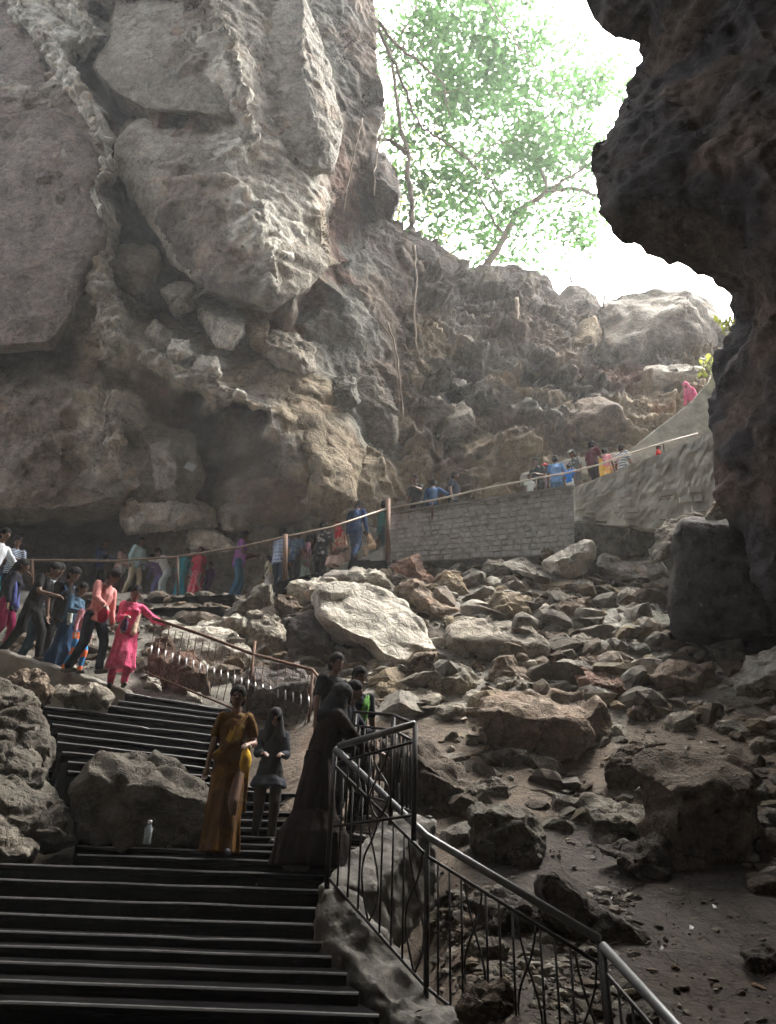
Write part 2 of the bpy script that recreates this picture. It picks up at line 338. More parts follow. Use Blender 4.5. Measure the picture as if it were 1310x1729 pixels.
# roof and rear of the cave: unseen rough shell round the opening, raised to shade the near ground
bm = bmesh.new(); cl = bm.verts.layers.float_color.new('tint')
NA, NE = 110, 70; rows = []
for j in range(NE+1):
    el = math.radians(-12 + 102*j/NE); row = []
    for i in range(NA):
        az = 2*math.pi*i/NA
        d = Vector((math.sin(az)*math.cos(el), math.cos(az)*math.cos(el), math.sin(el)*3.4))
        r = 15.5 + 1.6*noise.fractal(d*3, 1, 2, 4)
        v = bm.verts.new(Vector((0, 1, 1)) + d*r); v[cl] = (*TINT['g'], 1); row.append(v)
    rows.append(row)
for j in range(NE):
    for i in range(NA):
        q = (rows[j][i], rows[j][(i+1) % NA], rows[j+1][(i+1) % NA], rows[j+1][i])
        c = sum((v.co for v in q), Vector())/4 - CAM
        dep = c.dot(FW); vis = False
        if dep > 0:
            px = 655 + F_PX*c.dot(RT)/dep; py = 864.5 - F_PX*c.dot(UP)/dep
            vis = -320 < px < 1630 and -110 < py < 2300
        w_ = c + CAM
        if w_.z > 16 and w_.y > 4.5 and w_.x < 1.0: vis = True      # roof cut away here to let light onto the left wall
        if not vis: bm.faces.new(q)
bmesh.ops.delete(bm, geom=[v for v in bm.verts if not v.link_faces], context='VERTS')
bmesh.ops.recalc_face_normals(bm, faces=bm.faces)
ro = link('unseen_cave_roof', bm, M_ROCKA); tag(ro, kind='structure')
md = ro.modifiers.new('thick', 'SOLIDIFY'); md.thickness = 1.2; md.offset = 1
# ------------------------------------------------------------------ boulders, each its own thing
RNG = random.Random(11)
def star(outline):
    cx = (min(p[0] for p in outline)+max(p[0] for p in outline))/2; cy = (min(p[1] for p in outline)+max(p[1] for p in outline))/2
    seg = []
    pts = [(x-cx, -(y-cy)) for x, y in outline]
    for a, b in zip(pts, pts[1:]+pts[:1]): seg.append((a, b))
    def rad(th):
        dx, dy = math.cos(th), math.sin(th); best = 0
        for (ax, ay), (bx, by) in seg:
            ex, ey = bx-ax, by-ay; den = dx*ey - dy*ex
            if abs(den) < 1e-9: continue
            t = (ax*ey - ay*ex)/den; s = (ax*dy - ay*dx)/den
            if t > 0 and -1e-6 <= s <= 1+1e-6: best = max(best, t)
        return best or 5
    N = 180; R = [rad(2*math.pi*i/N) for i in range(N)]
    return cx, cy, R
def boulder(name, outline, label, tint='m', Y=None, thick=None, planes=None, sub=4, rough=1.0, cat='boulder', group='boulders tumbled over the cave slope', bulk=.8, gain=1.0, kind=None):
    o_ = outline.split(); pts = [tuple(float(t) for t in a.split(',')) for a in o_]
    cx, cy, R = star(pts); n = len(R)
    xs_ = [p[0] for p in pts]; ys_ = [p[1] for p in pts]
    by = max(ys_); wpx = max(xs_)-min(xs_); hpx = by-min(ys_)
    if Y is None: Y = ground_y(cx, by-hpx*.06)
    if group in ('great blocks of the left cave wall', 'rocks wedged on the left cave wall'): Y = wy(Y)
    size = wpx/F_PX*Y*1.0
    if thick is None: thick = max(.1, .42*min(size, size*1.2))
    sd = hsh(cx, cy)*50
    rr = random.Random(int(cx*7+cy*13))
    if planes is None:
        t = rr.uniform(-.35, .35)
        planes = [(t, .62, .62, rr.uniform(.5, .62)), (-t*.8, -.35, .9, rr.uniform(.55, .7))]
        planes.append((rr.choice((-1, 1))*.75, .1, .6, rr.uniform(.62, .75)))
        planes.append((rr.uniform(-.5, .5), .3, -.8, .6))
    bm = bmesh.new(); bmesh.ops.create_icosphere(bm, subdivisions=sub, radius=1)
    Yc = Y + thick*.75
    dpc = (CAM + ray(cx, cy)*(Yc/ray(cx, cy).y))
    for v in bm.verts:
        a, b, c = v.co
        # icosphere direction -> boxier body
        k = max(abs(a), abs(b), abs(c)); p = Vector((a, b, c))*(1 + .18*(1/k - 1)*1.2)
        for (nx, ny, nz, d) in planes:
            nn = Vector((nx, ny, nz)).normalized(); e = p.dot(nn) - d
            if e > 0: p -= nn*(e*.93)
        a, b, c = p
        rho = math.hypot(a, b); th = math.atan2(b, a) % (2*math.pi)
        f = th/(2*math.pi)*n; i0 = int(f) % n; i1 = (i0+1) % n; fr = f-int(f)
        r = R[i0]*(1-fr)+R[i1]*fr
        m = rho**bulk if rho > 0 else 0
        m = min(m, 1.04)
        px = cx + math.cos(th)*m*r; py = cy - math.sin(th)*m*r
        q = at(px, py, Yc) + Vector((0, -c*thick, 0))
        # keep the traced outline: move along the ray, not sideways
        d = q - CAM; dd = ray(px, py); q = CAM + dd*((Yc - c*thick)/dd.y)
        v.co = q
    bmesh.ops.recalc_face_normals(bm, faces=bm.faces)
    bm.normal_update()
    off = Vector((sd, sd*.7, -sd)); A = size*.055*rough
    fr_ = 1.6/max(size, .25)
    new = []
    for v in bm.verts:
        p = v.co + off
        d = A*1.0*noise.fractal(p*fr_, 1, 2, 3) + A*.55*noise.ridged_multi_fractal(p*fr_*2.2, .9, 2.1, 4, .9, 2)*.35 + min(A, .03)*.8*noise.fractal(p*fr_*7, .7, 2.2, 4)
        q = p*(2.6/max(size, .3)); q = Vector((q.x, q.y, q.z*1.5)) + .3*noise.noise_vector(p*2); ds, ps = noise.voronoi(q); s_ = ps[0]; f = q-s_
        e_ = min(1, (ds[1]-ds[0])*5)
        d += A*1.25*(((hsh(s_.x, s_.y, s_.z)-.5) + 1.6*(f.x*(hsh(s_.y, s_.z, s_.x)-.5) + f.z*(hsh(s_.z, s_.x, s_.y)-.5)))*e_ - .5*(1-e_))
        new.append(v.co + v.normal*(d - A*.2))
    for v, c in zip(bm.verts, new): v.co = c
    C0 = sum((v.co for v in bm.verts), Vector())/len(bm.verts); C0.z = min(v.co.z for v in bm.verts)
    for v in bm.verts: v.co -= C0
    ob = link(name, bm, M_ROCKO); ob.location = C0
    if Y < 9.5 and group == 'boulders tumbled over the cave slope' or group.startswith('rounded rock'): gain *= .45  # near rocks darkened in colour to stand in for shade
    t = Vector(TINT[tint])*gain*rr.uniform(.92, 1.08); ob.color = (t.x, t.y, t.z, 1)
    if kind: tag(ob, kind=kind)
    else: tag(ob, label, cat, group)
    return ob
TOPLIT = [(.15, .75, .62, .42), (-.1, -.5, .86, .6), (.8, 0, .5, .75)]
def B(*a, **k):
    k['sub'] = k.get('sub', 4)+1 if k.get('sub', 4) < 5 and k.get('Y', 0) < 18 else k.get('sub', 4)
    return boulder(*a, **k)
B('rock_slab', '530,1040 535,1005 560,988 600,985 650,992 680,1010 705,1040 725,1070 740,1098 702,1102 668,1150 645,1152 600,1110 560,1080', 'largest pale slab, tilted across the middle of the rubble slope', 'v', planes=[(.35, .62, .7, .36), (-.5, -.75, .45, .52)], sub=5, rough=.45)
B('boulder', '668,1150 698,1102 738,1100 733,1130 700,1168 668,1166', 'dark boulder tucked under the lower right edge of the largest pale slab', 'b', planes=[(0, -.2, 1, .5)])
B('boulder', '657,955 690,938 708,932 722,960 738,975 730,990 718,998 680,988', 'reddish brown wedge boulder at the left foot of the stone block wall', 'r', planes=[(-.4, 0, .9, .45), (.8, .4, .4, .4)], gain=1.3)
B('boulder', '735,990 752,965 775,970 790,995 802,1012 780,1008 742,1002', 'small tan boulder just right of the reddish wedge', 't')
B('rock_slab', '665,995 700,983 725,998 765,1020 778,1037 762,1052 730,1040 712,1050 700,1035 680,1010', 'brown and pink slab below the reddish wedge boulder', 'b', planes=[(.5, .6, .6, .35), (-.6, -.4, .7, .45)], gain=1.4)
B('boulder', '820,1020 840,998 870,1000 895,1010 900,1035 898,1055 880,1050 850,1038 826,1030', 'orange brown stained boulder above the long low slab', 'o', gain=.9)
B('rock_slab', '818,985 828,976 895,980 898,1003 860,1000 825,994', 'pale flat brick-like slab above the orange stained boulder', 'v', gain=1.1)
B('rock_slab', '840,950 880,943 920,955 955,975 975,997 955,1000 920,992 895,980 858,968', 'long pale slab slanting down to the right under the wall', 'v', planes=[(.3, .7, .6, .35), (-.3, -.7, .6, .5)])
B('boulder', '813,962 822,943 845,944 860,958 850,976 816,976', 'grey boulder with pale top left of the long slanting slab', 'm', Y=15.2)
B('rock_slab', '915,950 940,935 985,915 1000,918 1003,940 990,965 960,975 930,965', 'pale cream slab leaning against the corner of the block wall', 'v', Y=15.0, gain=1.15)
B('boulder', '908,937 925,917 946,935 942,947 915,949', 'small brown stone against the block wall near its corner', 'b', Y=15.8)
B('boulder', '1005,950 1025,935 1070,932 1105,945 1122,965 1115,985 1080,1000 1040,994 1010,970', 'rounded pale boulder right of the wall corner with shadowed underside', 'v', planes=[(.1, .75, .6, .35), (-.4, -.6, .7, .55)], gain=1.1)
B('rock_slab', '966,880 1000,867 1060,872 1108,885 1114,905 1085,937 1010,942 970,925', 'wide mossy dark slab directly under the plastered wall', 'q', Y=15.6, thick=.7, planes=[(0, .9, .3, .6), (0, -.1, 1, .5)], gain=.75)
B('boulder', '940,1022 965,1006 995,1010 1005,1035 985,1052 950,1042', 'dark brown boulder left of the green mossy mound', 'b')
B('boulder', '962,988 985,975 1002,985 1010,1002 980,1008', 'small round pale stone between two larger boulders mid slope', 'v')
B('rock_slab', '990,1052 1060,1025 1110,1022 1137,1040 1142,1070 1080,1077 1010,1068', 'flat pale green mossy mound beside the huge dark block', 'q', thick=.9, planes=[(0, .8, .6, .3)], gain=1.5)
B('huge_block', '1140,905 1160,882 1200,872 1240,862 1340,872 1350,1085 1240,1078 1180,1078 1145,1068 1133,1035 1142,960', 'huge flat-faced black rock block at the right edge', 'k', gain=.45, Y=11.3, thick=1.8, planes=[(-.15, 0, 1, .45), (0, .9, .3, .8)], sub=5, rough=.9, cat='rock')
B('boulder', '1190,870 1215,842 1243,838 1250,860 1215,884 1188,890', 'pale rock resting on top of the huge black block', 'm', Y=12.4)
B('boulder', '1105,905 1125,880 1160,866 1185,872 1160,890 1130,940 1105,950', 'grey rock between the mossy slab and the huge black block', 'm', Y=14.2)
B('boulder', '1095,930 1110,915 1128,922 1125,940 1100,945', 'small pale stone in the gap beside the mossy slab', 'v', Y=14.6)
B('rock_slab', '752,1090 760,1062 795,1042 840,1036 880,1050 905,1068 925,1095 920,1130 860,1118 800,1122 765,1112', 'long low slab in mid slope with dark undercut front', 'm', planes=[(.05, .8, .55, .3), (0, -.5, .85, .55)], sub=5, gain=1.2)
B('boulder', '722,1148 738,1118 775,1118 800,1132 812,1155 800,1178 765,1187 725,1172', 'knobbly brown boulder between the slab and the peaked stones', 'm')
B('boulder', '822,1152 845,1112 865,1108 890,1130 908,1150 895,1167 860,1172 828,1167', 'peaked dark boulder with a pale rim', 'b', planes=[(.6, .6, .5, .35), (-.5, 0, .9, .4)])
B('boulder', '828,1163 845,1137 870,1137 902,1153 895,1170 835,1172', 'low humped stone leaning on the peaked dark boulder', 'm', gain=1.2)
B('boulder', '800,1200 815,1180 870,1165 930,1158 985,1165 1015,1195 1036,1240 1020,1270 975,1292 930,1310 860,1292 810,1262', 'massive brown boulder in the centre right of the slope', 'b', planes=[(.1, .85, .5, .42), (-.1, -.3, .95, .55), (.7, 0, .6, .75)], sub=5, gain=1.15)
B('rock_slab', '645,1192 665,1175 710,1163 752,1180 735,1197 690,1204', 'low lumpy slab just above the far end of the pipe handrail', 'm', gain=1.2)
B('boulder', '630,1172 640,1152 660,1150 672,1170 652,1190', 'small tan stone right of the person in green', 't')
B('boulder', '640,1250 690,1228 732,1235 790,1282 802,1335 770,1388 710,1402 660,1360', 'big dark boulder right behind the corner of the near railing', 'b', planes=[(.5, .75, .4, .35), (0, -.3, 1, .5)], sub=5)
B('boulder', '795,1372 810,1352 880,1349 902,1370 934,1412 915,1452 880,1480 820,1472 793,1430', 'flat-topped boulder standing on the earth path above the railing', 'm', planes=[(0, 1, .25, .62), (-.1, -.1, 1, .5), (.8, .4, .4, .62)], sub=5, gain=.9)
B('boulder', '785,1332 830,1315 855,1323 864,1345 835,1356 795,1350', 'rounded stone touching the back of the flat-topped boulder', 'm')
B('boulder', '1065,1290 1085,1262 1110,1246 1150,1250 1190,1243 1242,1250 1262,1290 1292,1400 1260,1475 1180,1505 1120,1482 1080,1400', 'towering dark boulder standing at the lower right', 'b', planes=[(-.1, .85, .45, .5), (.1, -.2, 1, .5), (-.75, 0, .6, .55)], sub=5, gain=1.1)
B('boulder', '1018,1292 1045,1262 1095,1250 1090,1330 1062,1352 1025,1332', 'brown boulder hugging the left side of the towering one', 'b', gain=1.1)
B('rock_slab', '985,1350 1050,1343 1100,1368 1118,1415 1060,1430 1010,1402', 'flat pale ledge at the foot of the towering boulder', 'm', planes=[(0, .9, .4, .2), (0, -.6, .8, .5)], gain=1.2)
B('boulder', '1000,1425 1060,1418 1120,1415 1150,1450 1160,1500 1080,1480 1020,1450', 'dark rock under the flat pale ledge', 'd')
B('boulder', '1098,1142 1130,1118 1160,1112 1205,1125 1217,1160 1190,1192 1150,1187 1115,1170', 'brown ribbed boulder in front of the huge black block', 'b', gain=1.2)
B('boulder', '1187,1092 1215,1068 1245,1068 1262,1100 1247,1142 1215,1122', 'dark peaked boulder at the foot of the huge black block', 'q', gain=.8)
B('boulder', '1238,1142 1255,1102 1310,1088 1350,1100 1350,1200 1290,1204 1243,1184', 'pale topped boulder cut by the right edge below the black block', 'v', planes=[(-.3, .7, .6, .35), (.1, -.5, .85, .45)], gain=.9)
B('boulder', '960,1135 1000,1128 1032,1130 1055,1147 1067,1180 1045,1202 1010,1192', 'brown pink boulder above right of the massive one', 'r', planes=[(-.2, .8, .55, .35), (0, -.5, .85, .5)], gain=1.1)
B('boulder', '972,1122 993,1104 1015,1110 1028,1132 1000,1136', 'small dark pointed stone on the pebbles mid slope', 'b')
B('boulder', '905,1500 925,1475 947,1475 1000,1528 1050,1558 1088,1590 1102,1612 1060,1618 1000,1592 920,1545', 'black wedge rock slanting behind the near handrail', 'd', planes=[(.4, .9, .2, .5), (0, 0, 1, .4)])
B('boulder', '772,1705 800,1662 850,1658 868,1690 862,1740 800,1750', 'round dark stone seen through the balusters near the frame bottom', 'b')
B('boulder', '785,1522 850,1497 902,1530 932,1582 870,1596 800,1566', 'dark rock seen through the balusters under the handrail', 'd')
B('boulder', '1060,1712 1085,1700 1110,1712 1120,1745 1060,1745', 'small dark stone at the bottom edge near the last rail', 'd')
B('boulder', '1255,1610 1290,1600 1330,1615 1330,1650 1270,1650', 'low dark stone on the earth floor by the right edge', 'd')
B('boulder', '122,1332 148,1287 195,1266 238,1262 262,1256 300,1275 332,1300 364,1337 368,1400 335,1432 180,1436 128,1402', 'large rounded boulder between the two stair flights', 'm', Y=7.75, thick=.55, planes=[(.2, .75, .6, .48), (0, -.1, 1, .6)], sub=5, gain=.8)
FLOW = 'rounded rock folds left of the stairs'
F_ = [('-60,1160 10,1155 50,1168 70,1185 60,1205 -10,1212 -60,1210', 'thin uppermost rock fold below the ramp kerb', 9.2, .8),
 ('-60,1205 20,1186 62,1192 90,1228 102,1262 90,1282 20,1270 -60,1272', 'large rounded rock fold second from the top of the stack', 8.8, .75),
 ('-60,1250 10,1226 60,1232 96,1262 100,1300 70,1322 10,1310 -60,1305', 'dark rounded rock fold third from the top of the stack', 8.5, .65),
 ('-60,1285 0,1262 40,1268 78,1300 82,1330 30,1345 -60,1340', 'narrow arched rock fold in the middle of the stack', 8.2, .75),
 ('-60,1318 0,1300 50,1312 92,1335 108,1362 60,1378 -60,1380', 'rough rock fold with a small overhang low in the stack', 7.95, .85),
 ('-60,1352 0,1338 60,1345 105,1362 124,1400 134,1424 70,1428 -60,1420', 'rough wide rock fold just above the lowest pale one', 7.65, .9),
 ('-60,1385 0,1380 40,1400 60,1430 52,1456 20,1462 -60,1476', 'lowest pale streaked rock fold beside the top of the near steps', 7.35, 1.2)]
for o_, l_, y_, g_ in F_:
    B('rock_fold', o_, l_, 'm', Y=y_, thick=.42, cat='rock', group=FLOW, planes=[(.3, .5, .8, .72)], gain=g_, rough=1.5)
B('boulder', '70,1162 100,1150 145,1152 190,1162 202,1176 165,1196 110,1190 75,1180', 'pale crumbly rock against the kerb of the upper flight', 'm', Y=9.9, thick=.4, rough=2.2)
B('boulder', '10,1150 40,1135 75,1140 90,1165 70,1190 25,1185', 'lumpy brown rock left of the pale crumbly one', 'b', Y=9.8, thick=.4, rough=2)
B('boulder', '404,1062 420,1037 445,1029 470,1044 484,1070 484,1114 440,1106 410,1090', 'bulky grey boulder behind the curled railing', 'm', gain=1.2)
B('rock_slab', '275,1072 330,1060 390,1064 425,1098 430,1120 380,1152 350,1162 290,1112', 'flat pale rock face behind the curled railing bars', 'v', Y=12.3, planes=[(.1, .4, .9, .4)])
B('boulder', '330,1068 350,1052 400,1040 415,1045 410,1066 370,1072', 'pale ridge of rock above the curled railing', 'v', Y=12.9)
B('boulder', '248,1122 262,1078 288,1076 300,1110 290,1160 258,1165', 'dark brown upright stone beside the woman in pink', 'r', Y=11.9, gain=.7)
B('boulder', '283,1130 300,1096 330,1098 350,1140 358,1182 310,1178 285,1160', 'dark brown rounded stone under the pale flat rock face', 'r', Y=11.7, gain=.65)
B('boulder', '385,1145 430,1126 500,1121 532,1142 534,1200 480,1212 400,1192', 'black lichened boulder behind the end of the curled railing', 'k', Y=11.0, gain=1.2)
B('boulder', '378,1042 400,1018 438,990 456,990 460,1030 430,1042', 'grey stone in front of the man in violet shirt', 'm', Y=13.6)
B('rock_slab', '458,1008 490,985 520,978 562,975 572,990 535,1012 500,1012', 'pale slab at the foot of the path post', 'v', Y=14.2)
B('boulder', '455,1030 470,1005 500,1008 512,1028 480,1040', 'small brown stone beneath the pale slab by the post', 'b', Y=13.6)
B('boulder', '478,1048 510,1034 535,1030 548,1060 566,1100 566,1142 500,1134 484,1090', 'black shadowed boulder left of the largest pale slab', 'k', Y=12.2)
B('rock_slab', '570,972 600,960 640,965 660,985 620,992 580,988', 'low pale stone between the path edge and the largest slab', 'v', Y=14.6)
B('boulder', '243,1162 250,1142 268,1144 273,1166', 'small white-painted stone at the top corner of the upper flight', 'w', Y=11.0, gain=.8)
B('boulder', '312,1182 316,1168 338,1170 342,1188', 'small pale stone post base beside the upper flight', 'v', Y=11.2)
B('boulder', '790,1590 830,1580 860,1600 850,1630 800,1625', 'grey stone behind the balusters in the gully', 'm')
B('boulder', '660,1470 690,1440 720,1450 715,1490 680,1500', 'pale stone behind the bars left of the second post', 'm', Y=7.0)
TOP = 'boulders along the rim of the opening'
B('rim_boulder', '786,490 800,456 850,446 900,455 930,475 944,500 942,530 900,542 870,548 820,532 795,512', 'dark rim boulder under the leaning tree trunk', 'd', Y=22.5, thick=1.6, sub=5, group=TOP, gain=1.3)
B('rim_boulder', '938,505 965,478 985,482 1014,512 1012,540 970,562 943,545', 'pointed dark rim boulder in the middle of the skyline', 'd', Y=23, thick=1.2, group=TOP, gain=1.4)
B('rim_boulder', '1012,545 1020,512 1060,494 1110,484 1160,489 1200,508 1222,545 1220,600 1180,627 1100,637 1040,627 1014,592', 'biggest rounded rim boulder on the right of the skyline', 'm', Y=21.8, thick=2.4, sub=5, group=TOP, gain=1.0)
B('rim_boulder', '965,570 980,540 1005,532 1016,560 1015,618 985,620 968,600', 'tall narrow mossy boulder left of the biggest rim boulder', 't', Y=22.0, thick=.9, group=TOP)
B('rim_boulder', '1018,655 1035,631 1080,640 1084,664 1040,674', 'small square boulder under the biggest rim boulder', 'm', Y=21.0, thick=.7, group=TOP)
B('rock_slab', '1082,645 1090,622 1150,615 1190,624 1192,645 1130,656 1090,656', 'long flat slab under the biggest rim boulder near the pink figure', 'v', Y=20.4, thick=.7, group=TOP, planes=[(0, .9, .4, .4), (0, -.4, .9, .5)])
B('boulder', '948,715 975,680 1010,668 1050,688 1062,722 1010,745 958,740', 'mossy brown boulder above the heads of the crowd on the ramp', 'b', Y=18.9, thick=.9, group=TOP)
B('boulder', '735,695 780,678 797,692 804,720 780,748 745,742', 'pale capped boulder jutting from the back slope', 'm', Y=18.7, thick=.7, group=TOP)
B('boulder', '640,420 690,395 740,412 775,448 760,470 700,455 655,460', 'dark root-covered boulder at the left end of the skyline', 'd', Y=21, thick=1.0, group=TOP, gain=1.3)
B('rim_boulder', '625,260 650,255 672,300 676,330 662,375 640,370 620,320', 'dark overhanging knob of rock against the tree on the left', 'd', Y=17.6, thick=.9, group=TOP, gain=1.2)
B('boulder', '560,640 580,628 600,640 608,680 580,700 562,680', 'greenish lump of flowstone on the left wall', 'q', Y=17.2, thick=.5, group=TOP)
BW = 'great blocks of the left cave wall'
B('wall_block', '-250,-200 0,-110 20,0 40,60 75,95 110,165 130,203 172,238 177,285 150,330 163,345 172,400 143,450 125,535 90,588 0,600 -250,600', 'huge dark smooth slab filling the far upper left corner', 'f', Y=11.6, thick=1.1, cat='rock', group=BW, planes=[(0, .05, 1, .35), (.9, .2, .3, .85)], sub=6, rough=.28, bulk=.7, gain=1.2)
B('wall_block', '193,290 200,240 240,207 300,200 340,200 398,212 470,252 520,303 546,355 558,450 500,494 455,514 400,505 350,490 300,445 250,375', 'great overhanging block with a pale lit right face and dark left face', 'm', Y=12.0, thick=1.5, cat='rock', group=BW, planes=[(-.42, -.2, .9, .38), (.75, .35, .5, .40), (0, .9, .45, .7)], sub=6, rough=.36, gain=1.35, bulk=.75)
B('wall_block', '160,112 188,60 200,0 220,-110 330,-110 350,0 374,60 399,120 404,185 396,205 330,193 250,188 200,152', 'upper block with a rusty patch above the great overhanging one', 'm', Y=11.9, thick=1.3, cat='rock', group=BW, planes=[(-.3, -.1, .95, .38), (.8, .2, .5, .5)], sub=6, rough=.34, gain=1.15, bulk=.75)
B('wall_block', '405,0 440,-60 500,-60 520,20 560,110 575,200 560,290 520,300 470,250 430,230 402,180 395,110', 'tall fluted pale rib right of the upper block', 'v', Y=13.4, thick=1.0, cat='rock', group=BW, planes=[(-.4, 0, .9, .45), (.8, 0, .5, .5)], sub=6, rough=.7, gain=.8, bulk=.75)
B('wall_block', '452,690 480,665 540,668 560,720 590,790 600,850 560,872 520,865 525,805 500,760', 'tan layered block at the lower right end of the bright ledge', 'o', Y=14.9, thick=.8, cat='rock', group=BW, planes=[(-.7, 0, .7, .5), (.5, .5, .6, .45)], sub=5, rough=.8)
B('wall_block', '395,870 405,800 440,770 500,775 524,810 524,872 470,885 420,885', 'dark shadowed block under the ledge beside the tan one', 'b', Y=15.0, thick=.6, cat='rock', group=BW, sub=5, rough=.6, gain=1.2)
B('wall_block', '215,700 260,690 330,735 345,800 320,850 230,850 212,780', 'brown bulging block left of the dark hollow', 'm', Y=14.9, thick=.6, cat='rock', group=BW, sub=5, rough=.6)
B('wall_block', '585,650 605,615 640,620 668,690 672,750 640,765 600,730', 'small greenish draped rock mass below the flowstone', 'm', Y=17.9, thick=.5, cat='rock', group=BW, sub=5, rough=.9, gain=.9)
def crust(label, pts, seed):
    bm = bmesh.new(); n = 12; rings = []
    for i, (x, y, Y, hw, dp) in enumerate(pts):
        a = Vector((x, y, 0)); pa = pts[max(0, i-1)]; pb = pts[min(len(pts)-1, i+1)]
        d = at(pb[0], pb[1], wy(pb[2]))-at(pa[0], pa[1], wy(pa[2])); d.normalize(); Y = wy(Y); c = at(x, y, Y); v_ = (CAM-c).normalized(); sd_ = d.cross(v_).normalized()
        rings.append([bm.verts.new(c+sd_*hw*Y/F_PX*(1.15+.5*noise.noise(Vector((i*1.3, seed, 0))))*math.cos(6.283*k/n)+v_*dp*.45*math.sin(6.283*k/n)) for k in range(n)])
    for A, C in zip(rings, rings[1:]):
        for k in range(n): bm.faces.new((A[k], A[(k+1) % n], C[(k+1) % n], C[k]))
    bm.faces.new(rings[0][::-1]); bm.faces.new(rings[-1]); bmesh.ops.recalc_face_normals(bm, faces=bm.faces)
    refine(bm, .07, 7); displace(bm, .10, .16, .16, cell=1.3, seed=seed, soft=False)
    c = at(pts[0][0], pts[0][1], wy(pts[0][2]))
    for v in bm.verts: v.co -= c
    o = link('lit_calcite_crust', bm, M_ROCKO); o.location = c; t = TINT['w']; o.color = (*t, 1)  # white tint mixes calcite colour with light painted on the rims
    return tag(o, label, 'rock', 'white calcite crusts on the left wall')
crust('white calcite crust, painted brighter as if lit, running down the edge of the far upper left slab', [(10, -60, 11.9, 30, .35), (30, 20, 11.9, 22, .35), (80, 75, 11.95, 20, .3), (122, 135, 12.0, 24, .3), (150, 195, 12.1, 22, .3), (184, 243, 12.2, 10, .22), (178, 290, 12.3, 8, .2), (158, 325, 12.4, 9, .2), (172, 365, 12.4, 10, .2), (176, 410, 12.5, 11, .2), (160, 450, 12.7, 16, .25), (172, 500, 13.0, 24, .3), (185, 560, 13.3, 20, .3), (180, 610, 13.6, 12, .2)], 3)
crust('white calcite crust, painted brighter as if lit from above, along the bright ledge', [(185, 570, 13.5, 14, .25), (225, 590, 13.8, 20, .3), (275, 615, 13.95, 18, .28), (325, 640, 14.0, 17, .25), (370, 660, 14.1, 14, .22), (420, 678, 14.2, 9, .18), (455, 690, 14.3, 4, .1)], 5)
crust('white dripping calcite crust on the lower left wall', [(190, 660, 14.0, 10, .12), (185, 700, 13.95, 18, .15), (198, 745, 14.1, 15, .15), (190, 780, 14.2, 9, .12), (205, 805, 14.4, 6, .1)], 8)
crust('white calcite crust capping the top left corner', [(75, -60, 12.3, 30, .3), (110, 5, 12.4, 30, .35), (148, 40, 12.5, 16, .3), (140, 76, 12.6, 10, .2)], 9)
crust('pale calcite crust, painted brighter as if lit, down the ridge of the upper block', [(350, -40, 11.7, 14, .2), (372, 40, 11.7, 14, .2), (395, 110, 11.75, 13, .2), (408, 180, 11.9, 15, .2), (425, 240, 12.0, 12, .2)], 12)
WL = 'rocks wedged on the left cave wall'
B('wedged_rock', '328,515 355,500 400,508 417,522 412,560 392,592 365,586 343,556', 'pale angular block wedged beneath the great overhang', 'v', Y=14.60, thick=.7, group=WL, planes=[(.3, .8, .5, .4), (-.5, -.2, .8, .5)], gain=1.35)
B('wedged_rock', '443,575 460,558 502,564 532,590 535,625 510,637 470,622 448,606', 'grey rounded block right of the pale angular one on the left wall', 'm', Y=15.10, thick=.6, group=WL, gain=1.35)
B('wedged_rock', '400,520 440,512 455,545 452,600 425,590 412,560', 'tan stone between the pale angular and the grey rounded blocks', 't', Y=15.30, thick=.5, group=WL, gain=1.35)
B('wedged_rock', '278,602 290,572 320,574 324,600 300,610', 'small cube-like pale rock on the bright ledge', 'v', Y=13.70, thick=.35, group=WL, gain=1.35)
B('wedged_rock', '243,562 262,536 280,558 292,592 258,592', 'small leaning grey rock at the left end of the bright ledge', 'm', Y=13.80, thick=.35, group=WL, gain=1.35)
B('wedged_rock', '272,492 300,474 328,484 334,520 295,534', 'grey rock in the shadow under the great overhang', 'm', Y=14.50, thick=.5, group=WL, gain=1.35)
B('wedged_rock', '178,442 210,413 260,418 277,455 255,482 230,502 198,482', 'chunky jagged rock in the dark recess beside the white ridge', 'm', Y=14.10, thick=.6, group=WL, gain=1.35)
B('wedged_rock', '320,622 340,600 365,604 375,635 350,648', 'small round rock on the bright ledge', 'v', Y=13.60, thick=.4, group=WL, gain=1.35)
B('wedged_rock', '203,872 215,845 280,838 340,850 372,862 372,892 300,888 215,902', 'long pale rock at the foot of the left wall above the queue', 'v', Y=15.20, thick=.6, group=WL, gain=1.35)
B('wedged_rock', '370,862 400,838 430,848 435,880 412,897 378,892', 'rounded block beside the long pale rock at the wall foot', 'm', Y=15.20, thick=.5, group=WL, gain=1.35)
B('wedged_rock', '312,902 330,884 368,900 398,922 382,932 322,926', 'flat pale stone just above the queue on the path', 'v', Y=15.50, thick=.4, group=WL, gain=1.35)
B('wedged_rock', '255,750 290,740 300,790 290,830 262,826', 'pale upright stone under the dark hollow of the left wall', 'm', Y=13.80, thick=.4, group=WL, gain=1.35)

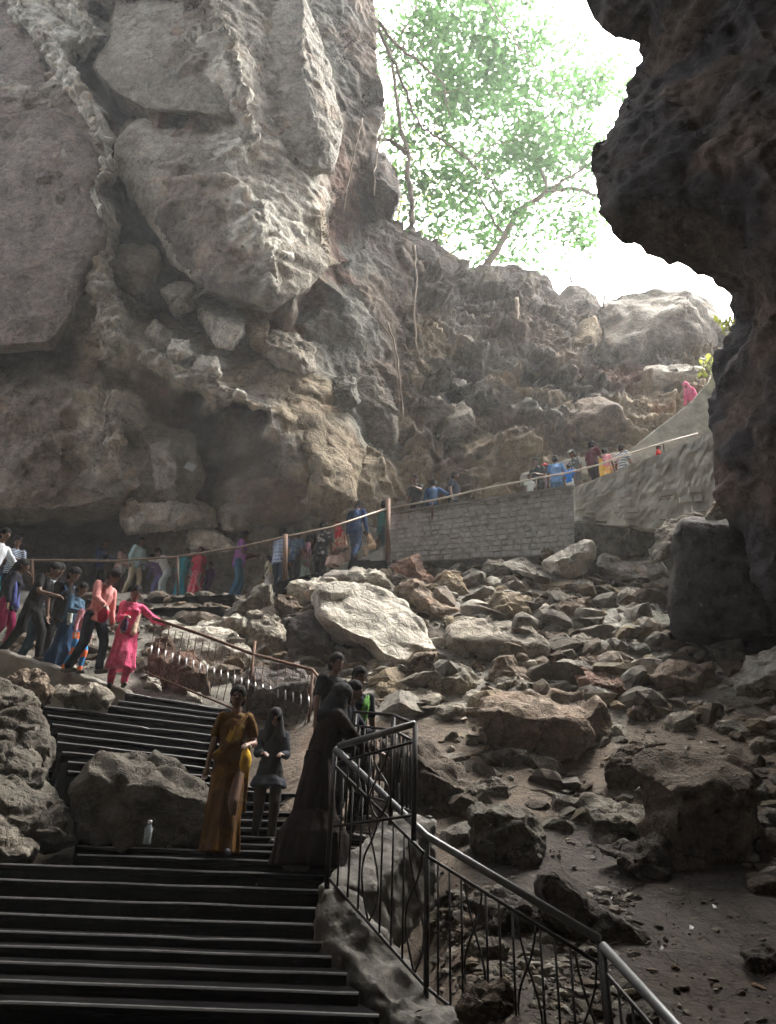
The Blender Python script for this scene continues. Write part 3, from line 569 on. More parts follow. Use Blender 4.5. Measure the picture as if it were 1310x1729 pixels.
MID = [(935,1085,'b'),(600,965,'v'),(1065,1010,'v'),(1080,1100,'q'),(620,1010,'m'),(1150,1220,'m'),(1240,1225,'b'),(1290,1260,'m'),(1085,1205,'b'),(900,1195,'m'),(1275,1340,'q'),(1300,1420,'b'),(700,1060,'b'),(865,1085,'m'),(985,1090,'m'),(1010,1225,'m'),(780,1060,'t'),(1180,1205,'b'),(760,1205,'m'),(1060,1090,'v'),(640,1130,'m'),(1225,1230,'m'),(1290,1500,'b'),(690,960,'m')]
WHERE = ['small weathered boulder on the slope, %s' % w for w in ('just right of the long low slab','behind the top edge of the largest pale slab','above the green mossy mound','below the green mossy mound','on the left shoulder of the largest pale slab','left of the dark towering boulder top','below the ribbed boulder in front of the black block','near the right edge below the pale topped boulder','between the ribbed and the brown pink boulders','behind the crest of the massive brown boulder','beside the right flank of the towering boulder','low at the right edge beneath the towering boulder','at the upper right rim of the largest pale slab','on the crest of the long low slab','left of the small dark pointed stone','at the right shoulder of the massive brown boulder','above the long low slab','directly under the ribbed boulder','left of the massive brown boulder','on the pebbles above the dark pointed stone','under the pointed lower tip of the largest pale slab','at the top right corner of the towering boulder','on the bare earth at the right edge','against the foot of the block wall')]
for (mx, my, mt), wl_ in zip(MID, WHERE):
    w_ = 16+16*hsh(mx, my); h_ = w_*(.55+.3*hsh(my, mx)); k_ = 8
    out = ' '.join('%.0f,%.0f' % (mx+w_*math.cos(q*6.283/k_)*(.8+.4*hsh(mx, q)), my-h_*math.sin(q*6.283/k_)*(.8+.4*hsh(my, q))) for q in range(k_))
    B('boulder', out, wl_, mt, sub=3)

# loose rubble and pebbles nobody could count
bm = bmesh.new()
base = bmesh.new(); bmesh.ops.create_icosphere(base, subdivisions=2, radius=1)
bv = [v.co.copy() for v in base.verts]; bf = [[v.index for v in f.verts] for f in base.faces]; base.free()
cl = bm.verts.layers.float_color.new('tint')
def stone(c, r, t):
    R3 = Matrix.Rotation(RNG.uniform(0, 6.3), 3, 'Z') @ Matrix.Rotation(RNG.uniform(-.7, .7), 3, 'X')
    s = Vector((RNG.uniform(.7, 1.5), RNG.uniform(.6, 1.1), RNG.uniform(.3, .8)))
    vs = []; sh = Vector((c.x*31, c.y*17, r*90))
    cuts = [(Vector((RNG.uniform(-1, 1), RNG.uniform(-1, 1), RNG.uniform(-1, 1))).normalized(), RNG.uniform(.45, .8)) for _ in range(7)]
    for p in bv:
        q = p*(1.05+.2*noise.noise(p*1.3+sh))
        for cn, cdist in cuts:
            e = q.dot(cn)-cdist
            if e > 0: q = q-cn*e
        q = Vector((q.x*s.x, q.y*s.y, q.z*s.z))*r
        v = bm.verts.new(R3 @ q + c); v[cl] = (*t, 1); vs.append(v)
    for f in bf: bm.faces.new([vs[i] for i in f])
def scatter(n, x0, x1, y0, y1, r0, r1, dens=lambda x, y: 1):
    for _ in range(n):
        x, y = RNG.uniform(x0, x1), RNG.uniform(y0, y1)
        if RNG.random() > dens(x, y): continue
        r = r0*(r1/r0)**(RNG.random()**2.2)
        t = Vector(TINT[RNG.choice('mvmtbvg')])*RNG.uniform(.45, .95)*(.5 if y < 10 else .85)  # nearer stones tinted darker in place of shade
        stone(Vector((x, y, ground_z(x, y)-r*.22)), r, t)
def dn(x, y):
    if x < -.8 and y < 12.3: return 0
    d = .35 + .65*(noise.noise(Vector((x*.6, y*.6, 3)))*.5+.5)
    return d
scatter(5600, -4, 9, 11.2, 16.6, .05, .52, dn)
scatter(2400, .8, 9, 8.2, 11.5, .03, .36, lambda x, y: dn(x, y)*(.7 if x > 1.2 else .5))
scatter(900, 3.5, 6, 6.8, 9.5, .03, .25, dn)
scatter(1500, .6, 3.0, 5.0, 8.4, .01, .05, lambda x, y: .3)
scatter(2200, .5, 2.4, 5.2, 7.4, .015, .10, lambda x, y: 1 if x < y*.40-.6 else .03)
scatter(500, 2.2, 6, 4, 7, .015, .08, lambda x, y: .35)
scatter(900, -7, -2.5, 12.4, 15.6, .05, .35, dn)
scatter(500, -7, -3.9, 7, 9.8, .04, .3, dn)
tag(link('rubble', bm, M_ROCKA, smooth=False), kind='stuff')
# ------------------------------------------------------------------ staircase
def prism(bm, poly, z0, z1):
    """vertical prism over an xy polygon (z1 may be a list of heights)"""
    zt = z1 if isinstance(z1, (list, tuple)) else [z1]*len(poly)
    zb = z0 if isinstance(z0, (list, tuple)) else [z0]*len(poly)
    a = [bm.verts.new((p[0], p[1], z)) for p, z in zip(poly, zb)]; b = [bm.verts.new((p[0], p[1], z)) for p, z in zip(poly, zt)]
    n = len(poly); fs = [bm.faces.new(b), bm.faces.new(a[::-1])]
    for i in range(n): fs.append(bm.faces.new((a[i], a[(i+1) % n], b[(i+1) % n], b[i])))
    return fs, a, b
stair = empty('stone_staircase', (-2, 7, 1.6)); tag(stair, 'dark worn stone staircase of broad steps climbing from the camera to the upper left', 'staircase')
def child_of(o, root):
    o.parent = root; o.matrix_parent_inverse = Matrix.Translation(-root.location); return o
steps = []
low = [(-60, 1746, 700, 1772, 4.45), (0, 1689, 640, 1710, 4.8), (0, 1660, 605, 1682, 5.1), (0, 1633, 585, 1654, 5.4), (0, 1601, 560, 1621, 5.7), (0, 1571, 548, 1589, 6.0), (0, 1541, 545, 1560, 6.3), (0, 1515, 545, 1530, 6.6), (0, 1488, 548, 1497, 6.9), (0, 1464, 552, 1470, 7.2)]
zlow = []
for (ax, ay, bx, by, Y) in low:
    a, b = at(ax, ay, Y), at(bx, by, Y); steps.append([a, b, (a.z+b.z)/2])
for k in range(1, 9):     # steps below the frame, down to the camera's feet
    a, b, z = steps[0]; steps.insert(0, [a+Vector((0, -.36, 0)), b+Vector((.1, -.36, 0)), z-.12])
UL = [(130, 1453), (130, 1435), (130, 1424), (130, 1411), (130, 1396), (130, 1380), (130, 1362), (130, 1345), (125, 1322), (115, 1300), (115, 1285), (105, 1268), (97, 1252), (97, 1238), (88, 1222), (80, 1207), (75, 1192), (184, 1191), (200, 1182), (212, 1169)]
UR = [(546, 1455), (545, 1440), (542, 1428), (540, 1415), (540, 1401), (535, 1387), (525, 1373), (505, 1358), (475, 1343), (440, 1329), (405, 1315), (392, 1300), (386, 1286), (385, 1272), (385, 1258), (385, 1244), (385, 1229), (385, 1215), (385, 1207), (385, 1198)]
nU = len(UL)
UR = [(655, y+4) if k < 9 else (x, y) for k, (x, y) in enumerate(UR)]
for k in range(nU):
    Yr = 7.55 + (11.4-7.55)*k/(nU-1); b = at(*UR[k], Yr); z = b.z
    d = ray(*UL[k]); Yl = (z-1.6)/te(*UL[k]); Yl = max(Yr-1.3+.5*(k < 10), min(Yr+.15, Yl)); a = at(*UL[k], Yl)
    steps.append([a, b, z])
# heights must rise steadily
for i in range(1, len(steps)): steps[i][2] = max(steps[i][2], steps[i-1][2]+.07)
last = steps[-1]
def step_piece(a, b, a2, b2, z, i):
    o = .025                                    # nosing overhang
    fwd = Vector((b.y-a.y, -(b.x-a.x), 0)).normalized()
    if fwd.y > 0: fwd = -fwd
    n = 26; bm = bmesh.new()
    def P(t, u, back): p = a.lerp(b, t) if not back else a2.lerp(b2, t); return p
    prof_ = [(0, -.42), (0, -.052), (o, -.05), (o+.006, -.038), (o+.006, -.014), (o, -.004), (o-.012, 0)]
    grid = []
    for j in range(n+1):
        t = j/n; p = a.lerp(b, t); q = a2.lerp(b2, t)
        wob = .012*noise.noise(Vector((p.x*2.1, p.y*2, i*3.7))) ; chip = max(0, noise.noise(Vector((p.x*7, i*5.1, 2)))-.45)*.05
        row = []
        for (f, dz) in prof_:
            c = chip if f > 0 else 0
            row.append(bm.verts.new((p.x+fwd.x*(f+wob-c), p.y+fwd.y*(f+wob-c), z+dz+wob*.4-(c*.5 if dz > -.02 else 0))))
        row.append(bm.verts.new((q.x-fwd.x*.10, q.y-fwd.y*.10, z+wob*.2)))
        row.append(bm.verts.new((q.x-fwd.x*.10, q.y-fwd.y*.10, z-.42)))
        grid.append(row)
    m = len(grid[0])
    for r0_, r1_ in zip(grid, grid[1:]):
        for k in range(m): 
            f = bm.faces.new((r0_[k], r1_[k], r1_[(k+1) % m], r0_[(k+1) % m]))
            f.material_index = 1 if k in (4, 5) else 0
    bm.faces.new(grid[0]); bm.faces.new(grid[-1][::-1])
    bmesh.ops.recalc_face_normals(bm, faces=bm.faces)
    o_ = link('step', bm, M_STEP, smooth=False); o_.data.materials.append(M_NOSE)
    return child_of(o_, stair)
for i, (a, b, z) in enumerate(steps):
    if i+1 < len(steps): a2, b2 = steps[i+1][0].copy(), steps[i+1][1].copy()
    else: a2, b2 = a+Vector((.2, .9, 0)), b+Vector((.2, .9, 0))
    ext = Vector((-1.6 if i < 18 else 0, 0, 0))
    a_ = a+ext; a2_ = a2+ext
    step_piece(a_, b, a2_, b2, z, i)

# stone kerb that carries the near railing
def tube_strip(name, rows, mat, parent=None, amp=.02, fr=6, closed=False):
    bm = bmesh.new(); G = []
    for r_ in rows: G.append([bm.verts.new(p) for p in r_])
    m = len(G[0])
    for a, b in zip(G, G[1:]):
        for k in range(m if closed else m-1): bm.faces.new((a[k], a[(k+1) % m], b[(k+1) % m], b[k]))
    if closed: bm.faces.new(G[0]); bm.faces.new(G[-1][::-1])
    bmesh.ops.recalc_face_normals(bm, faces=bm.faces)
    refine(bm, .06, 6); bm.normal_update()
    for v in bm.verts: v.co += v.normal*amp*noise.fractal(v.co*fr, .8, 2, 4)
    return link(name, bm, mat, parent)
kin = [(541, 1500, 1.72), (540, 1545, 1.60), (558, 1590, 1.44), (600, 1643, 1.25), (655, 1690, 1.05), (722, 1732, .86), (820, 1795, .62), (940, 1870, .4), (1100, 1960, .15)]
kout = [(590, 1505), (612, 1545), (645, 1590), (685, 1643), (722, 1690), (770, 1732), (865, 1795), (985, 1870), (1150, 1960)]
rows = []
kc = []
for (x, y, z), (x2, y2) in zip(kin, kout):
    Y0 = 6.2 - (1.70-z)*.62 if z > 1.0 else 5.75-(1.05-z)*1.9
    a = at(x, y, Y0-.12); b = at(x2, y2, Y0+.02)
    zz = (a.z+b.z)/2; a.z = zz; b.z = zz
    rows.append([Vector((a.x-.02, a.y, zz-.9)), Vector((a.x-.02, a.y, zz-.06)), a+Vector((.03, 0, 0)), a.lerp(b, .5)+Vector((0, 0, .015)), b+Vector((.06, 0, 0)), Vector((b.x+.09, b.y+.03, zz-.05)), Vector((b.x+.1, b.y+.03, zz-.9))])
    kc.append(a.lerp(b, .72))
kb = tube_strip('stair_kerb', rows, M_KERB, amp=.05, closed=True)
tag(kb, 'curved rough stone kerb along the right side of the near steps', 'kerb')
# block of stone continuing behind the railing corner
rows = []
for (x, y, Y) in [(588, 1500, 6.35), (640, 1440, 6.75), (700, 1375, 7.2)]:
    c = at(x, y, Y); rows.append([c+Vector(v) for v in ((-.22, 0, 0), (-.2, 0, .0), (.16, .05, .0), (.2, .05, -.05), (.2, .05, -.7), (-.24, 0, -.7))])
tag(tube_strip('kerb_stone', rows, M_KERB, amp=.04, closed=True), 'pale straight kerb stone running up behind the bars of the near railing', 'kerb')

# ramp and kerb of the upper flight (where the crowd walks down)
pts = [(-260, 1052, 5.55), (-100, 1077, 5.25), (0, 1098, 5.0), (100, 1127, 4.7), (175, 1152, 4.48), (214, 1166, 4.33)]
rows = []; path_line = []
for (x, y, z) in pts:
    p = atz(x, y, z); path_line.append(p)
    rows.append([Vector((p.x, p.y, z-1.1)), Vector((p.x, p.y, z-.02)), Vector((p.x+.02, p.y+.03, z+.02)), Vector((p.x+.02, p.y+.28, z+.02)), Vector((p.x+.02, p.y+.30, z-.05)), Vector((p.x+.3, p.y+1.6, z-.05)), Vector((p.x+.3, p.y+2.3, z-.05)), Vector((p.x+.3, p.y+2.3, z-1.1))])
e = last
tag(tube_strip('upper_ramp', rows, M_CONC, amp=.02, closed=True), kind='structure')
poly = [last[0].to_2d(), last[1].to_2d(), (last[1]+Vector((.1, 1.0, 0))).to_2d(), Vector((path_line[-1].x+.3, path_line[-1].y+2.3)), Vector((path_line[-1].x, path_line[-1].y+.1))]
bm = bmesh.new(); prism(bm, poly, last[2]-1, last[2]+.004); bmesh.ops.recalc_face_normals(bm, faces=bm.faces)
tag(link('landing', bm, M_STEP, smooth=False), kind='structure')
# upper path behind the handrail (level, then steps, then ramp behind the wall)
PATH = [(-9, 17.0, 8.0), (-6, 17.0, 8.0), (-4, 17.0, 8.05), (-2.6, 17.0, 8.12), (-2.3, 17.0, 8.25), (-1.75, 17.0, 8.38), (-1.6, 17.0, 8.62), (-1.2, 17.0, 8.68), (-1.1, 17.0, 8.95), (-0.8, 17.0, 9.1), (-0.5, 17.0, 9.2), (-0.1, 16.5, 9.25), (0.15, 16.6, 9.5), (0.52, 16.9, 9.9), (1.68, 16.9, 10.16), (3.07, 16.9, 10.52), (4.48, 16.9, 10.9), (5.52, 16.9, 11.45), (6.31, 16.9, 11.36), (7.48, 16.9, 11.8), (8.78, 16.9, 13.06), (10.5, 16.9, 13.860000000000001)]
rows = []
for (x, y, z) in PATH:
    rows.append([Vector((x, y-.35, z-2.2)), Vector((x, y-.35, z-.02)), Vector((x, y-.30, z)), Vector((x, y+2.4, z)), Vector((x, y+2.4, z-2.2))])
tag(tube_strip('upper_path', rows, M_CONC, amp=.03, closed=True), kind='structure')
def slab_edge(name, a, b, h, d, mat, label, cat='ledge'):
    u = (b-a).normalized(); s = Vector((-u.y, u.x, 0)).normalized()*d; up = Vector((0, 0, h))
    rows = [[p, p+s, p+s-up, p-up] for p in (a, a.lerp(b, .5), b)]
    return tag(tube_strip(name, rows, mat, amp=.025, closed=True), label, cat)
slab_edge('stone_ledge', at(215, 1012, 14.6), at(395, 1003, 14.4), .3, .5, M_STEP, 'dark stone ledge in front of the red saree and grey bundle on the path')
slab_edge('stone_ledge', at(240, 1028, 13.9), at(375, 1024, 13.8), .3, .5, M_STEP, 'lower dark stone ledge with a pale lip above the curled railing')
slab_edge('stone_ledge', at(590, 946, 15.4), at(655, 946, 15.5), .3, .4, M_STEP, 'short dark step beside the left end of the block wall')
slab_edge('stone_ledge', at(476, 980, 14.2), at(560, 962, 15.0), .3, .4, M_STEP, 'dark step at the foot of the tall rusty post')
# ------------------------------------------------------------------ retaining wall
def wall_quad(bl, br, tr, tl, depth):
    return bl, br, tr, tl
wl = empty('block_wall', tuple(at(655, 945, 15.9))); tag(wl, 'long grey retaining wall of rough stone blocks below the crowd on the ramp', 'wall')
WY = 15.9
def wpt(t, s, y0=WY, y1=WY, A=((655, 868), (970, 822)), Bt=((655, 950), (970, 935))):
    tx = A[0][0]+(A[1][0]-A[0][0])*t; ty = A[0][1]+(A[1][1]-A[0][1])*t
    bx = Bt[0][0]+(Bt[1][0]-Bt[0][0])*t; by = Bt[0][1]+(Bt[1][1]-Bt[0][1])*t
    y = y0+(y1-y0)*t
    return at(bx, by, y).lerp(at(tx, ty, y), s)
def wall_body(name, mat, parent, fn, th=.45, n=40, m=14, amp=.02):
    bm = bmesh.new(); G = []
    for i in range(n+1):
        G.append([bm.verts.new(fn(i/n, j/m)) for j in range(m+1)])
    for a, b in zip(G, G[1:]):
        for k in range(m): bm.faces.new((a[k], b[k], b[k+1], a[k+1]))
    bmesh.ops.recalc_face_normals(bm, faces=bm.faces)
    bm.normal_update()
    if sum(f.normal.y for f in bm.faces) > 0: bmesh.ops.reverse_faces(bm, faces=bm.faces)
    bm.normal_update()
    for v in bm.verts: v.co += Vector((0, 1, 0))*amp*noise.fractal(v.co*2.5, .8, 2, 4)
    ex = bmesh.ops.extrude_face_region(bm, geom=list(bm.faces))
    for g in ex['geom']:
        if isinstance(g, bmesh.types.BMVert): g.co.y += th
    bmesh.ops.recalc_face_normals(bm, faces=bm.faces)
    return child_of(link(name, bm, mat, smooth=False), parent)
wall_body('mortar_core', M_JOINT, wl, wpt)
bm = bmesh.new(); rows_n = 11
for j in range(rows_n):
    t = -.02*hsh(j, 1); 
    while t < .985:
        dt = .032+.04*hsh(t*91, j*3.1); g = .0035; t0, t1 = max(0, t+g), min(.998, t+dt-g)
        jit = .006*(hsh(t, j)-.5)
        s0, s1 = (j+.07+jit*6)/rows_n, (j+.93+jit*4)/rows_n
        if t1 - t0 > .008 and hsh(t*17, j*7.7) > .05:
            pr = .012+.035*hsh(t*31, j)
            wv = [(.25*(hsh(t*3+k_, j*2+k_)-.5))/rows_n for k_ in range(4)]; q = [wpt(t0, s0+wv[0]), wpt(t1, s0+wv[1]), wpt(t1, s1+wv[2]), wpt(t0, s1+wv[3])]
            f = [bm.verts.new(p+Vector((0, -pr*(.6+.6*hsh(p.x*3, p.z*5)), 0))) for p in [q[0].lerp(q[2], .06), q[1].lerp(q[3], .06), q[2].lerp(q[0], .06), q[3].lerp(q[1], .06)]]
            b = [bm.verts.new(p+Vector((0, .05, 0))) for p in q]
            bm.faces.new(f)
            for i in range(4): bm.faces.new((b[i], b[(i+1) % 4], f[(i+1) % 4], f[i]))
        t += dt
bmesh.ops.recalc_face_normals(bm, faces=bm.faces)
child_of(link('stone_courses', bm, M_MORTAR, smooth=False), wl)
cap = wall_body('coping', M_CONC, wl, lambda t, s: wpt(t, .965+.05*s)+Vector((0, -.07, 0)), th=.6, m=1, amp=.015)
w2 = empty('plaster_wall', tuple(at(972, 900, 15.8))); tag(w2, 'sloping plastered wall section right of the block wall corner, above the mossy slab', 'wall')
wp2 = lambda t, s: wpt(t, s, 15.75, 15.4, ((970, 822), (1225, 722)), ((972, 880), (1225, 905)))
wall_body('wall_body', M_PLASTER, w2, wp2, n=40, m=16, amp=.06)
bm = bmesh.new()
for j in range(9):
    t = .1*hsh(j, 4)
    while t < .98:
        dt = .06+.08*hsh(t*47, j*5.3)
        if hsh(t*13, j*3.3) > .72+.2*(j > 5):
            q = [wp2(t+.004, (j+.1)/10), wp2(min(1, t+dt-.004), (j+.1)/10), wp2(min(1, t+dt-.004), (j+.85)/10), wp2(t+.004, (j+.85)/10)]
            f = [bm.verts.new(p+Vector((0, -.02-.03*hsh(p.x, p.z), 0))) for p in [q[0].lerp(q[2], .1), q[1].lerp(q[3], .1), q[2].lerp(q[0], .1), q[3].lerp(q[1], .1)]]
            b = [bm.verts.new(p+Vector((0, .1, 0))) for p in q]
            bm.faces.new(f)
            for i in range(4): bm.faces.new((b[i], b[(i+1) % 4], f[(i+1) % 4], f[i]))
        t += dt
bmesh.ops.recalc_face_normals(bm, faces=bm.faces)
child_of(link('rough_courses', bm, M_PLASTER, smooth=False), w2)
# parapet ramp wall behind, rising to the upper right
w3 = empty('parapet', tuple(at(1060, 790, 18.2))); tag(w3, 'smooth pale parapet climbing to the pink figure at the upper right', 'wall')
pl = [(880, 800, 812), (960, 775, 800), (1062, 762, 800), (1085, 742, 800), (1120, 715, 800), (1165, 680, 790), (1200, 640, 780), (1215, 600, 780), (1245, 560, 780)]
rows = []
for (x, y, yb) in pl:
    t = at(x, y, 17.9+.0*(x-880)/300); b = at(x, yb, 17.9); b.x = t.x
    rows.append([b, t, t+Vector((0, .3, .02)), Vector((t.x, t.y+.3, b.z))])
child_of(tube_strip('parapet_body', rows, M_PLASTER, amp=.02, closed=True), w3)
# ------------------------------------------------------------------ railings
def tube(bm, pts, r, n=8, cap=True):
    pts = [Vector(p) for p in pts]; rings = []
    for i, p in enumerate(pts):
        d = (pts[min(i+1, len(pts)-1)]-pts[max(i-1, 0)]).normalized()
        a = d.cross(Vector((0, 0, 1))); 
        if a.length < .05: a = d.cross(Vector((0, 1, 0)))
        a.normalize(); b = d.cross(a).normalized(); rr_ = r[i] if isinstance(r, (list, tuple)) else r
        rings.append([bm.verts.new(p + a*rr_*math.cos(2*math.pi*k/n) + b*rr_*math.sin(2*math.pi*k/n)) for k in range(n)])
    for A, C in zip(rings, rings[1:]):
        for k in range(n): bm.faces.new((A[k], A[(k+1) % n], C[(k+1) % n], C[k]))
    if cap: bm.faces.new(rings[0][::-1]); bm.faces.new(rings[-1])
def tube_ob(name, pts, r, mat, root, n=8):
    bm = bmesh.new(); tube(bm, pts, r, n); bmesh.ops.recalc_face_normals(bm, faces=bm.faces)
    return child_of(link(name, bm, mat), root)
def lerp_line(P, t):          # t in segments
    i = min(int(t), len(P)-2); return P[i].lerp(P[i+1], t-i)
def balustrade(name, label, tops, bases, mat, pipe, root_loc, bars=.1, r=.026, leaf=3, posts=None, group=None, barmat=None, pr=.02):
    root = empty(name, tuple(root_loc)); tag(root, label, 'railing', group)
    T = [Vector(t) for t in tops]; Bs = [Vector(b) for b in bases]
    tube_ob('handrail', T, r, pipe, root, 12)
    bm_ = barmat or mat
    lo = [b+Vector((0, 0, .07)) for b in Bs]; tube_ob('bottom_rail', lo, .012, bm_, root, 6)
    up = [t-Vector((0, 0, .13)) for t in T]; tube_ob('top_rail', up, .012, bm_, root, 6)
    for k in (posts if posts is not None else range(len(T))):
        tube_ob('post', [Bs[k]-Vector((0, 0, .1)), T[k]-Vector((0, 0, .01))], pr, mat, root, 8)
    nb = 0
    for s in range(len(T)-1):
        L_ = (T[s+1]-T[s]).length; n = max(2, int(L_/bars))
        dirv = (T[s+1]-T[s]).normalized()
        for i in range(1, n):
            if nb >= 80: break
            t = s + i/n; a, b = lerp_line(lo, t), lerp_line(up, t); k = i % leaf
            if k == 0:
                w_ = min(bars*.9, .09); h = b-a
                for sg in (-1, 1):
                    pts = [a + h*u + dirv*sg*w_*math.sin(math.pi*u*1.5)*(1 if u < .67 else .8) for u in [j/14 for j in range(15)]]
                    tube_ob('curved_baluster', pts, .008, bm_, root, 5); nb += 1
            else:
                tube_ob('baluster', [a, b], .008, bm_, root, 6); nb += 1
    return root
c0 = at(566, 1264, 6.2); c1 = at(721, 1412, 5.83); c2 = at(1012, 1586, 5.0)
b0 = at(553, 1498, 6.2); b0.x = c0.x; b1 = at(716, 1688, 5.83); b1.x = c1.x; b2 = c2-Vector((0, 0, 1.0))
mid = c0.lerp(c1, .55)+Vector((0, .0, .02)); mb = b0.lerp(b1, .55)
balustrade('near_railing', 'near iron railing with shiny pipe handrail along the curved kerb', [c0, c1, c2], [b0, b1, b2], M_IRON, M_STEEL, b1, .105, .026, 4)
f0 = at(1018, 1598, 4.95); f1 = at(1140, 1731, 4.35); f2 = at(1420, 2040, 3.4)
balustrade('lower_railing', 'last railing section cut by the bottom edge at the right', [f0, f1, f2], [f0-Vector((0, 0, 1)), f1-Vector((0, 0, 1)), f2-Vector((0, 0, 1))], M_IRON, M_STEEL, f0-Vector((0, 0, 1)), .12, .028, 5)
g0 = c0+Vector((.0, -.0, .01)); g1 = at(701, 1222, 5.75); g2 = at(600, 1202, 7.3)
balustrade('landing_railing', 'short level handrail where the dark figure rests a hand', [g0+Vector((.03, -.01, .01)), g1], [b0+Vector((.03, 0, .35)), g1-Vector((0, 0, .72))], M_IRON, M_STEEL, g1-Vector((0, 0, .7)), .1, .026, 4, posts=[1])
balustrade('back_railing', 'thin dark railing behind the landing handrail', [g1+Vector((0, .03, 0)), at(664, 1207, 6.6), g2], [g1-Vector((0, -.03, .7)), at(664, 1207, 6.6)-Vector((0, 0, .8)), g2-Vector((0, 0, .8))], M_IRON, M_IRON, at(664, 1207, 6.6)-Vector((0, 0, .8)), .11, .014, 4, posts=[1, 2])
# curled railing of the upper flight: belly bars, with highlights painted on the bends as pale metal
h0 = at(258, 1044, 10.9); h1 = at(428, 1105, 11.3); h2 = at(528, 1131, 11.0); h3 = at(556, 1166, 10.4)
root = empty('curled_railing', tuple(h1-Vector((0, 0, 1)))); tag(root, 'rusty railing with curled belly bars beside the upper flight', 'railing')
tube_ob('handrail', [h0, h0.lerp(h1, .5)+Vector((0, 0, .02)), h1, h2, h3], .025, M_RUST, root)
dn_ = Vector((0, 0, .92))
tube_ob('bottom_rail', [h0-dn_*.9, h1-dn_, h2-dn_, h3-dn_], .015, M_RUST, root)
for p, e_ in ((h1, .22), (h2, 0), (h3, 0)): tube_ob('post', [p-dn_*1.05, p+Vector((0, 0, e_))], .022, M_RUST, root)
M_CURL = plain('highlight_iron', (.5, .5, .5), .35, .6, .2, 20, .05)
nb = 0
for (a, b, n) in ((h0, h1, 15), (h1, h2, 8), (h2, h3, 3)):
    for i in range(n):
        p = a.lerp(b, (i+.5)/n); out = Vector((.35, -.9, 0)).normalized()
        pts = [p-Vector((0, 0, .05+.8*u)) + out*(.16*max(0, math.sin(math.pi*min(1, max(0, (u-.35)/.65))))) for u in [j/16 for j in range(17)]]
        tube_ob('belly_bar', pts, .007, M_RUST, root, 5)
        q = pts[8:12]; tube_ob('highlight_bend', q, .0125, M_CURL, root, 6)
# handrail of the path and the wall
root = empty('path_handrail', tuple(at(480, 978, 14.3))); tag(root, 'long thin handrail in front of the queue on the upper path', 'handrail')
pp = [at(-150, 938, 13.6), at(55, 946, 13.7), at(200, 947, 13.9), at(300, 940, 14.0), at(400, 925, 14.1), at(483, 906, 14.3), at(560, 890, 14.8), at(655, 858, 15.6)]
tube_ob('rail_pipe', pp, .024, plain('brown_pipe', (.2, .15, .11), .5, .3, .2, 20, .05), root, 8)
tube_ob('post', [at(481, 980, 14.3), at(482, 903, 14.3)], .05, M_RUST, root)
tube_ob('post', [at(655, 950, 15.6), at(655, 843, 15.6)], .06, M_RUST, root)
tube_ob('post', [at(55, 1010, 13.7), at(55, 944, 13.7)], .03, M_RUST, root)
tube_ob('post', [at(300, 1005, 14.0), at(300, 940, 14.0)], .025, M_RUST, root)
root = empty('wall_handrail', tuple(at(655, 868, 15.8))); tag(root, 'pale pipe handrail running along the top of the block wall', 'handrail')
M_PIPE = plain('pale_pipe', (.36, .32, .26), .5, .2, .15, 20, .05)
pp = [at(655, 858, 15.75), at(730, 845, 15.8), at(800, 829, 15.8), at(905, 808, 15.8), at(960, 798, 15.75), at(1010, 785, 15.7), at(1060, 767, 15.65), at(1120, 748, 15.6), at(1178, 732, 15.5)]
tube_ob('rail_pipe', pp, .022, M_PIPE, root, 10)
for p in pp[1::2]: tube_ob('rail_support', [p-Vector((0, -.1, .5)), p], .016, M_RUST, root, 6)
# ------------------------------------------------------------------ trees beyond the rim
def leaf_mat(name, col, tr):
    m, N, L, P = newmat(name)
    oi = N.new('ShaderNodeNewGeometry'); r = ramp(N, L, oi.outputs['Random Per Island'], [(0, .6), (1, 1.4)])
    c = mixc(N, L, 1.0, col, r.outputs[0], 'MULTIPLY'); L.new(c, P.inputs['Base Color']); P.inputs['Roughness'].default_value = .55
    t = N.new('ShaderNodeBsdfTranslucent'); ct = mixc(N, L, 1.0, tr, r.outputs[0], 'MULTIPLY'); L.new(ct, t.inputs[0])
    mx = N.new('ShaderNodeMixShader'); mx.inputs[0].default_value = .55
    L.new(P.outputs[0], mx.inputs[1]); L.new(t.outputs[0], mx.inputs[2]); L.new(mx.outputs[0], N['Material Output'].inputs[0])
    return m
M_LEAF = leaf_mat('tree_leaves', (.05, .10, .035), (.10, .22, .065))
M_LEAFY = leaf_mat('yellow_green_leaves', (.10, .13, .03), (.35, .40, .06))
M_BARK = plain('bark', (.2, .17, .13), .9, 0, .4, 4, .6)
TR = random.Random(5)
def leaves(name, blobs, mat, root, size=.2):
    """blobs: (px,py,Y, spread_px, spread_depth, count)"""
    bm = bmesh.new()
    for (px, py, Y, sp, sd, n) in blobs:
        # sub-clusters so the crown is clumpy
        n = int(n*.75); k = max(4, n//22); subs = [(px+TR.gauss(0, sp*.75), py+TR.gauss(0, sp*.72), Y+TR.gauss(0, sd*.5)) for _ in range(k)]
        for i in range(n):
            sx, sy, sY = subs[i % k]
            c = at(sx, sy, sY) + Vector((TR.gauss(0, .42), TR.gauss(0, .45), TR.gauss(0, .20)))
            s = size*TR.uniform(.55, 1.15)
            a = Vector((TR.uniform(-1, 1), TR.uniform(-1, 1), TR.uniform(-.35, .35))).normalized()
            b = a.cross(Vector((TR.uniform(-.5, .5), TR.uniform(-.5, .5), 1))).normalized()
            q = [c-a*s, c+b*s*.42+Vector((0, 0, s*.08)), c+a*s, c-b*s*.42]
            bm.faces.new([bm.verts.new(p) for p in q])
    return child_of(link(name, bm, mat, smooth=False), root)
